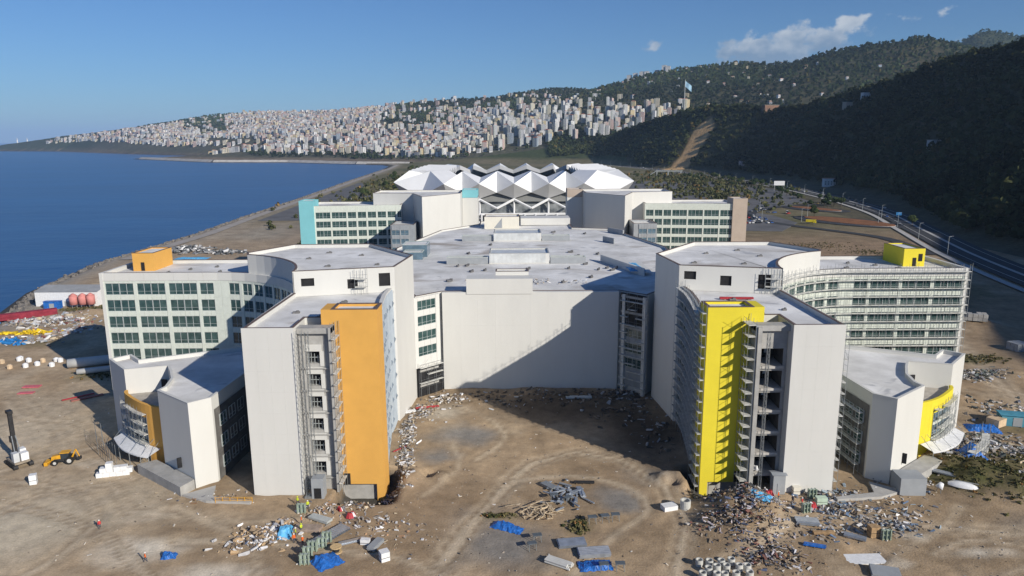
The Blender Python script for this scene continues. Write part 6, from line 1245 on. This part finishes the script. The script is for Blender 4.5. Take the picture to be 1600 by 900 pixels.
def person(x, y, rz, pose, vest, label, hy=False):
    m4 = Matrix.Translation((x, y, gz(x, y) + .02)) @ Matrix.Rotation(rz, 4, 'Z'); o = add('person', PM[pose], None, m4); recolor(o, VEST[vest]); tag(o, label, 'person'); add('helmet', helmy if hy else helm, o, m4 @ Matrix.Translation((0, -.015, 1.72)))
for a in ((-76.6, 122.3, .5, 1, 'red', 'person in red jacket walking alone across the pale yard'), (-62.6, 111.2, 2.2, 1, 'orange', 'person in orange vest walking near the small blue tarpaulin'), (-39.0, 116.9, .4, 0, 'orange', 'person in orange vest standing by the profiled sheets'), (-37.2, 115.9, 3.0, 2, 'orange', 'person in orange vest reaching towards the glazing racks'), (-39.2, 118.6, 2.0, 0, 'yellow', 'person in yellow vest standing beside the bright blue tarpaulin'), (-38.6, 120.0, 1.0, 2, 'yellow', 'person in yellow vest handling the formwork boards', True), (-39.8, 128.7, .2, 0, 'yellow', 'person in yellow vest standing near the hoist cabin'), (-42.2, 130.2, 2.6, 1, 'yellow', 'person in yellow vest walking by the end wall foot', True), (-39.4, 122.9, 5.0, 0, 'orange', 'person in orange vest standing behind the bright blue tarpaulin'),
          (52.0, 130.6, 1.0, 0, 'orange', 'person in orange vest standing by the guard cabin'), (54.3, 129.2, 2.0, 1, 'dark', 'person in dark jacket walking past the guard cabin'), (55.8, 128.4, 4.0, 2, 'red', 'person in red jacket reaching towards the red sacks'), (48.8, 129.5, 3.0, 1, 'dark', 'person in dark jacket walking up from the debris heap')): person(*a)
# ================================================================== cars
def car_proto(kind):
    t = thing('parked_car', 'car', 'car', (0, 0, -600)); z0 = -600; L_, W_, H_ = ((4.3, 1.75, 1.45), (4.8, 1.9, 1.75), (5.6, 2.0, 2.3))[kind]; b = MB(); hw = W_ / 2
    pf = [(-L_ / 2, .35), (-L_ / 2, .75), (-L_ / 2 + .12, .9), (-L_ * .26, .98), (L_ * .42, .98), (L_ / 2 - .05, .9), (L_ / 2, .6), (L_ / 2, .35)]; n = len(pf)
    b.add([(x, -hw, z) for x, z in pf] + [(x, hw, z) for x, z in pf], [tuple(range(n)), tuple(range(2 * n - 1, n - 1, -1))] + [(i, n + i, n + (i + 1) % n, (i + 1) % n) for i in range(n)]); add('body', b.mesh('body', WPLAS), t, wmat(t))
    xs = ((-.26, -.08, .28, .44), (-.26, -.12, .42, .48), (-.34, -.26, .47, .49))[kind]; c = MB(); q = hw * .86; c.add([(L_ * xs[0], -hw * .97, .98), (L_ * xs[3], -hw * .97, .98), (L_ * xs[3], hw * .97, .98), (L_ * xs[0], hw * .97, .98), (L_ * xs[1], -q, H_ - .05), (L_ * xs[2], -q, H_ - .05), (L_ * xs[2], q, H_ - .05), (L_ * xs[1], q, H_ - .05)], ((0, 1, 5, 4), (1, 2, 6, 5), (2, 3, 7, 6), (3, 0, 4, 7))); cb = add('cabin_windows', c.mesh('cabin_windows', M('car_glass', (.02, .025, .03), .1, .1, 1, .6)), t, wmat(t))
    r_ = MB(); r_.add([(L_ * xs[1], -q, H_ - .05), (L_ * xs[2], -q, H_ - .05), (L_ * xs[2], q, H_ - .05), (L_ * xs[1], q, H_ - .05), (L_ * xs[1] + .1, -q * .9, H_), (L_ * xs[2] - .1, -q * .9, H_), (L_ * xs[2] - .1, q * .9, H_), (L_ * xs[1] + .1, q * .9, H_)], ((4, 5, 6, 7), (0, 1, 5, 4), (1, 2, 6, 5), (2, 3, 7, 6), (3, 0, 4, 7))); add('car_roof', r_.mesh('car_roof', WPLAS), t, wmat(t))
    for x in (-L_ * .31, L_ * .3):
        for y in (-hw + .08, hw - .08): wm_ = MB(); wm_.tube((x, y - .11, .33), (x, y + .11, .33), .33, .33, 12); add('wheel', wm_.mesh('wheel', TYRE), t, wmat(t))
    return t
CP = [car_proto(i) for i in range(3)]; cused = [False] * 3
CARC = [('white', M('car_white', (.72, .72, .72), .35, .02, 1, .5)), ('silver', M('car_silver', (.42, .43, .45), .3, .02, 1, .5, .5)), ('black', M('car_black', (.02, .02, .022), .3, .02, 1, .5)), ('grey', M('car_grey', (.16, .17, .18), .35, .02, 1, .5)), ('red', M('car_red', (.42, .03, .03), .35, .02, 1, .5)), ('blue', M('car_blue', (.05, .12, .35), .35, .02, 1, .5))]
KN = ('hatchback', 'estate car', 'van'); CR = random.Random(9)
def car(x, y, rz, z, where, grp, kind=None):
    k = CR.choice((0, 0, 0, 1, 1, 2)) if kind is None else kind; c = CR.choices(range(6), (5, 3, 3, 3, 1, 1))[0]; m4 = Matrix.Translation((x, y, z)) @ Matrix.Rotation(rz, 4, 'Z')
    if cused[k]: o = copy_tree(CP[k], m4)
    else: cused[k] = True; o = CP[k]; o.matrix_local = m4; WM[o.name] = m4.copy()
    for ch in o.children:
        if ch.name.startswith(('body', 'car_roof')): recolor(ch, CARC[c][1])
    lb = '%s %s %s' % (CARC[c][0], KN[k], where); tag(o, lb, 'car', lb)
for r_ in range(5):
    for i in range(15):
        if CR.random() < .2: continue
        car(172 + i * 3.1 + r_ * 2, 598 + r_ * 13 + CR.uniform(-.4, .4), R(90) + (R(180) if CR.random() < .5 else 0) + CR.uniform(-.05, .05), .345, 'parked in the rows behind the taupe slab', 'x')
for i in range(14): car(232 + CR.uniform(-14, 26), 690 + CR.uniform(-22, 40), CR.uniform(0, 3), .42, 'standing loosely beside the slip road', 'x')
P_ = Path(HWY)
for i in range(26):
    s_ = CR.uniform(.2, .75) * P_.L; a, b = P_.at(s_), P_.at(s_ + 2); off = CR.choice((-5.5, -9.5, 5.5, 9.5)); tt = (b - a).normalized(); car(a.x - tt.y * off, a.y + tt.x * off, math.atan2(tt.y, tt.x) + (math.pi if off > 0 else 0), .61, 'driving along the shaded highway', 'x')
for i in range(16): car(-205 + CR.uniform(-6, 20), 720 + i * 24 + CR.uniform(-6, 6), R(92), .345, 'parked along the seaside strip', 'x')
# yellow lorry on the slip road
t = thing('tipper_lorry', 'yellow tipper lorry waiting at the edge of the roundabout', 'lorry', (246, 592, .5), R(150)); m = MB(); m.box((-2.6, 0, 1.9), (2.0, 2.4, 2.6)); cbx = part(t, 'cab', m, M('lorry_yellow', (.75, .6, .03), .5)); m = MB(); m.box((-3.63, 0, 2.4), (.06, 2.0, .9)); add('windscreen', m.mesh('windscreen', DARK), cbx, wmat(t)); m = MB(); m.box((1.4, 0, 2.2), (5.4, 2.5, 1.9)); part(t, 'tipper_body', m, M('lorry_yellow', (.75, .6, .03))); m = MB(); m.box((.2, 0, .9), (7.4, 1.2, .4)); part(t, 'chassis', m, BLACKM)
for x in (-2.6, 1.6, 3.0):
    for y in (-1.1, 1.1): wheel(t, x, y, .52, .4)
# ================================================================== street furniture and far landmarks
def lamp(x, y, label, group, h=11, rz=0):
    global LP
    m4 = Matrix.Translation((x, y, hz1(x, y))) @ Matrix.Rotation(rz, 4, 'Z')
    if LP is None:
        t = thing('street_lamp', label, 'street lamp', (x, y, hz1(x, y)), rz); m = MB(); m.tube((0, 0, 0), (0, 0, h), .16, .08, 6); part(t, 'pole', m, ALU); m = MB(); m.tube((0, 0, h), (1.8, 0, h + .4), .06, .06, 5); part(t, 'arm', m, ALU); m = MB(); m.box((2.1, 0, h + .4), (.8, .35, .15)); part(t, 'lamp_head', m, GREYW); LP = t; o = t
    else: o = copy_tree(LP, m4)
    return tag(o, label, 'street lamp', group)
LP = None
for i in range(24):
    a = P_.at(P_.L * (.14 + i * .032)); lamp(a.x - 15, a.y, 'tall slim street lamp on the verge of the highway', 'street lamps along the highway', rz=0)
for x, y in ((262, 640), (300, 590), (245, 610), (208, 600), (188, 650), (240, 700)): lamp(x, y, 'slim street lamp around the roundabout and car park', 'street lamps round the roundabout')
t = thing('billboard', 'white billboard on two posts above the planted strip', 'billboard', (340, 925, hz1(340, 925)), R(-8)); m = MB(); m.box((0, 0, 13), (13, .6, 5.5)); part(t, 'board', m, WPLAS)
for x in (-5.8, 5.8): m = MB(); m.tube((x, .5, 0), (x, .5, 15), .3, .3, 6); part(t, 'post', m, GREYW)
t = thing('road_sign', 'small blue direction sign beside the roundabout', 'sign', (328, 612, 0), R(-20)); m = MB(); m.box((0, 0, 6), (4.2, .2, 2.6)); part(t, 'sign_panel', m, M('sign_blue', (.05, .25, .55), .5)); m = MB(); m.tube((0, .2, 0), (0, .2, 6), .12, .12, 6); part(t, 'post', m, ALU)
t = thing('footbridge', 'pale steel footbridge across the highway beyond the stadium', 'footbridge', (300, 1390, 0), R(-4)); m = MB(); m.box((0, 0, 8.4), (50, 3, .9)); part(t, 'bridge_deck', m, ALU); m = MB(); m.box((0, -1.4, 10), (50, .15, .25)); part(t, 'handrail', m, ALU)
for x in (-23, -2, 22): m = MB(); m.box((x, 0, 4), (1.2, 1.6, 8)); part(t, 'pier', m, ALU)
m = MB(); m.add([(-25, -1.5, 8.6), (-25, 1.5, 8.6), (-38, 1.5, .3), (-38, -1.5, .3), (-25, -1.5, 7.8), (-38, -1.5, -.4)], ((0, 1, 2, 3), (0, 3, 5, 4))); part(t, 'stair_ramp', m, ALU)
fx, fy = 441, 1895; fz = hz1(fx, fy); t = thing('flagpole', 'very tall flagpole with large pale blue flag on the forest hill', 'flagpole', (fx, fy, fz)); m = MB(); m.tube((0, 0, 0), (0, 0, 214 - fz), 1.1, .6, 8); part(t, 'pole', m, M('pole_grey', (.45, .47, .48), .5)); V = []; F = []
for i in range(9):
    for j in range(7): V.append((i * 2.0 + 1, 1.6 * math.sin(i * .9 + j * .3), 211 - fz - j * 2.4 - i * 1.6))
for i in range(8):
    for j in range(6): k = i * 7 + j; F.append((k, k + 7, k + 8, k + 1))
m = MB(); m.add(V, F); part(t, 'flag', m, M('flag_blue', (.30, .48, .62), .8, .2, .2), True)
# white house and terraces on the hillside
def hill_house(x, y, w, d, h, label, mat, roof):
    z = hz1(x, y); t = thing('hillside_house', label, 'house', (x, y, z), random.uniform(-.3, .3)); m = MB(); m.box((0, 0, h / 2 + 1), (w, d, h + 8)); part(t, 'wall', m, mat); m = MB(); m.box((0, 0, h + 5.3), (w * 1.08, d * 1.08, .6)); part(t, 'roof', m, roof)
    for i in range(max(2, int(w / 4))):
        for j in range(max(1, int(h / 3.2))): m = MB(); m.box((-w / 2 + (i + .5) * w / max(2, int(w / 4)), -d / 2 - .05, 4.2 + j * 3.1 - (h / 3.2 > 3) * 1), (1.5, .2, 1.6)); part(t, 'window', m, WINM)
for a in ((455, 1045, 16, 9, 7, 'small white house among the trees low on the forest hill', CM[0], TILE), (520, 905, 15, 9, 5, 'dim grey house deep in the hill shadow', CM[3], FLAT), (632, 1330, 13, 10, 8, 'white house on the crest of the forest hill', CM[0], FLAT), (610, 1350, 14, 10, 6, 'brown house beside the white one on the hill crest', TAUPE, FLAT), (470, 1490, 14, 8, 5, 'small house with pale red roof below the ochre scar hill', CM[2], TILE), (575, 1650, 34, 14, 9, 'long unfinished brown building with roof slab on the hill', M('raw_brown', (.22, .13, .09), .9, .2, .3), FLAT)): hill_house(*a)
# mosque on the far point
mx, my = -4110, 6250; t = thing('mosque', 'white mosque with domed hall and tall twin minarets on the far point', 'mosque', (mx, my, 2)); m = MB(); m.box((0, 0, 14), (110, 70, 28)); part(t, 'prayer_hall', m, CM[0]); m = MB()
V = [(0, 0, 64)]; 
for j in range(1, 5): V += [(30 * math.sin(j * .393) * math.cos(k * .524), 30 * math.sin(j * .393) * math.sin(k * .524), 34 + 30 * math.cos(j * .393)) for k in range(12)]
F = [(0, 1 + k, 1 + (k + 1) % 12) for k in range(12)] + [(1 + j * 12 + k, 13 + j * 12 + k, 13 + j * 12 + (k + 1) % 12, 1 + j * 12 + (k + 1) % 12) for j in range(3) for k in range(12)]
m.add(V, F); m.tube((0, 0, 27), (0, 0, 35), 31, 31, 12); part(t, 'dome', m, CM[0], True)
for x in (-42, 42): m = MB(); m.tube((x, -40, 0), (x, -40, 84), 5, 4.2, 8); mi_ = part(t, 'minaret', m, CM[0]); q = MB(); q.tube((x, -40, 84), (x, -40, 104), 4.2, .3, 8); add('spire', q.mesh('spire', CM[3]), mi_, wmat(t)); q = MB(); q.tube((x, -40, 66), (x, -40, 69), 6, 6, 10); add('balcony', q.mesh('balcony', CM[0]), mi_, wmat(t))
# white terraced houses near the crest of the middle hill
for i, (x, y) in enumerate(((575, 3640), (602, 3625), (628, 3600), (650, 3590), (690, 3540), (730, 3490), (715, 3500))):
    z = hz1(x, y); f = (11, 11, 10, 9, 6, 8, 10)[i]; body, wn_, bl, rf = city_proto(f, False); m4 = Matrix.Translation((x, y, z - 3)) @ Matrix.Rotation(-.3, 4, 'Z') @ Matrix.Diagonal((22, 18, 1, 1)); o = add('ridge_apartment', body, None, m4); recolor(o, CM[0]); tag(o, 'white apartment tower standing on the skyline of the green ridge', 'building', 'white towers on the ridge skyline'); tag(add('windows', wn_, o, m4), kind='stuff'); add('roof', rf, o, m4)
# ================================================================== haze
hm = bpy.data.materials.new('haze'); hm.use_nodes = True; t = hm.node_tree; t.nodes.clear()
ho = t.nodes.new('ShaderNodeOutputMaterial'); hv = t.nodes.new('ShaderNodeVolumePrincipled'); hv.inputs['Color'].default_value = (.50, .72, 1.0, 1); hv.inputs['Density'].default_value = 3.6e-5; hv.inputs['Anisotropy'].default_value = 0.0
t.links.new(hv.outputs[0], ho.inputs['Volume'])
mb = MB(); mb.span(-60500, 60500, -9500, 60500, -9, 900); tag(mb.build('haze', hm), kind='stuff')
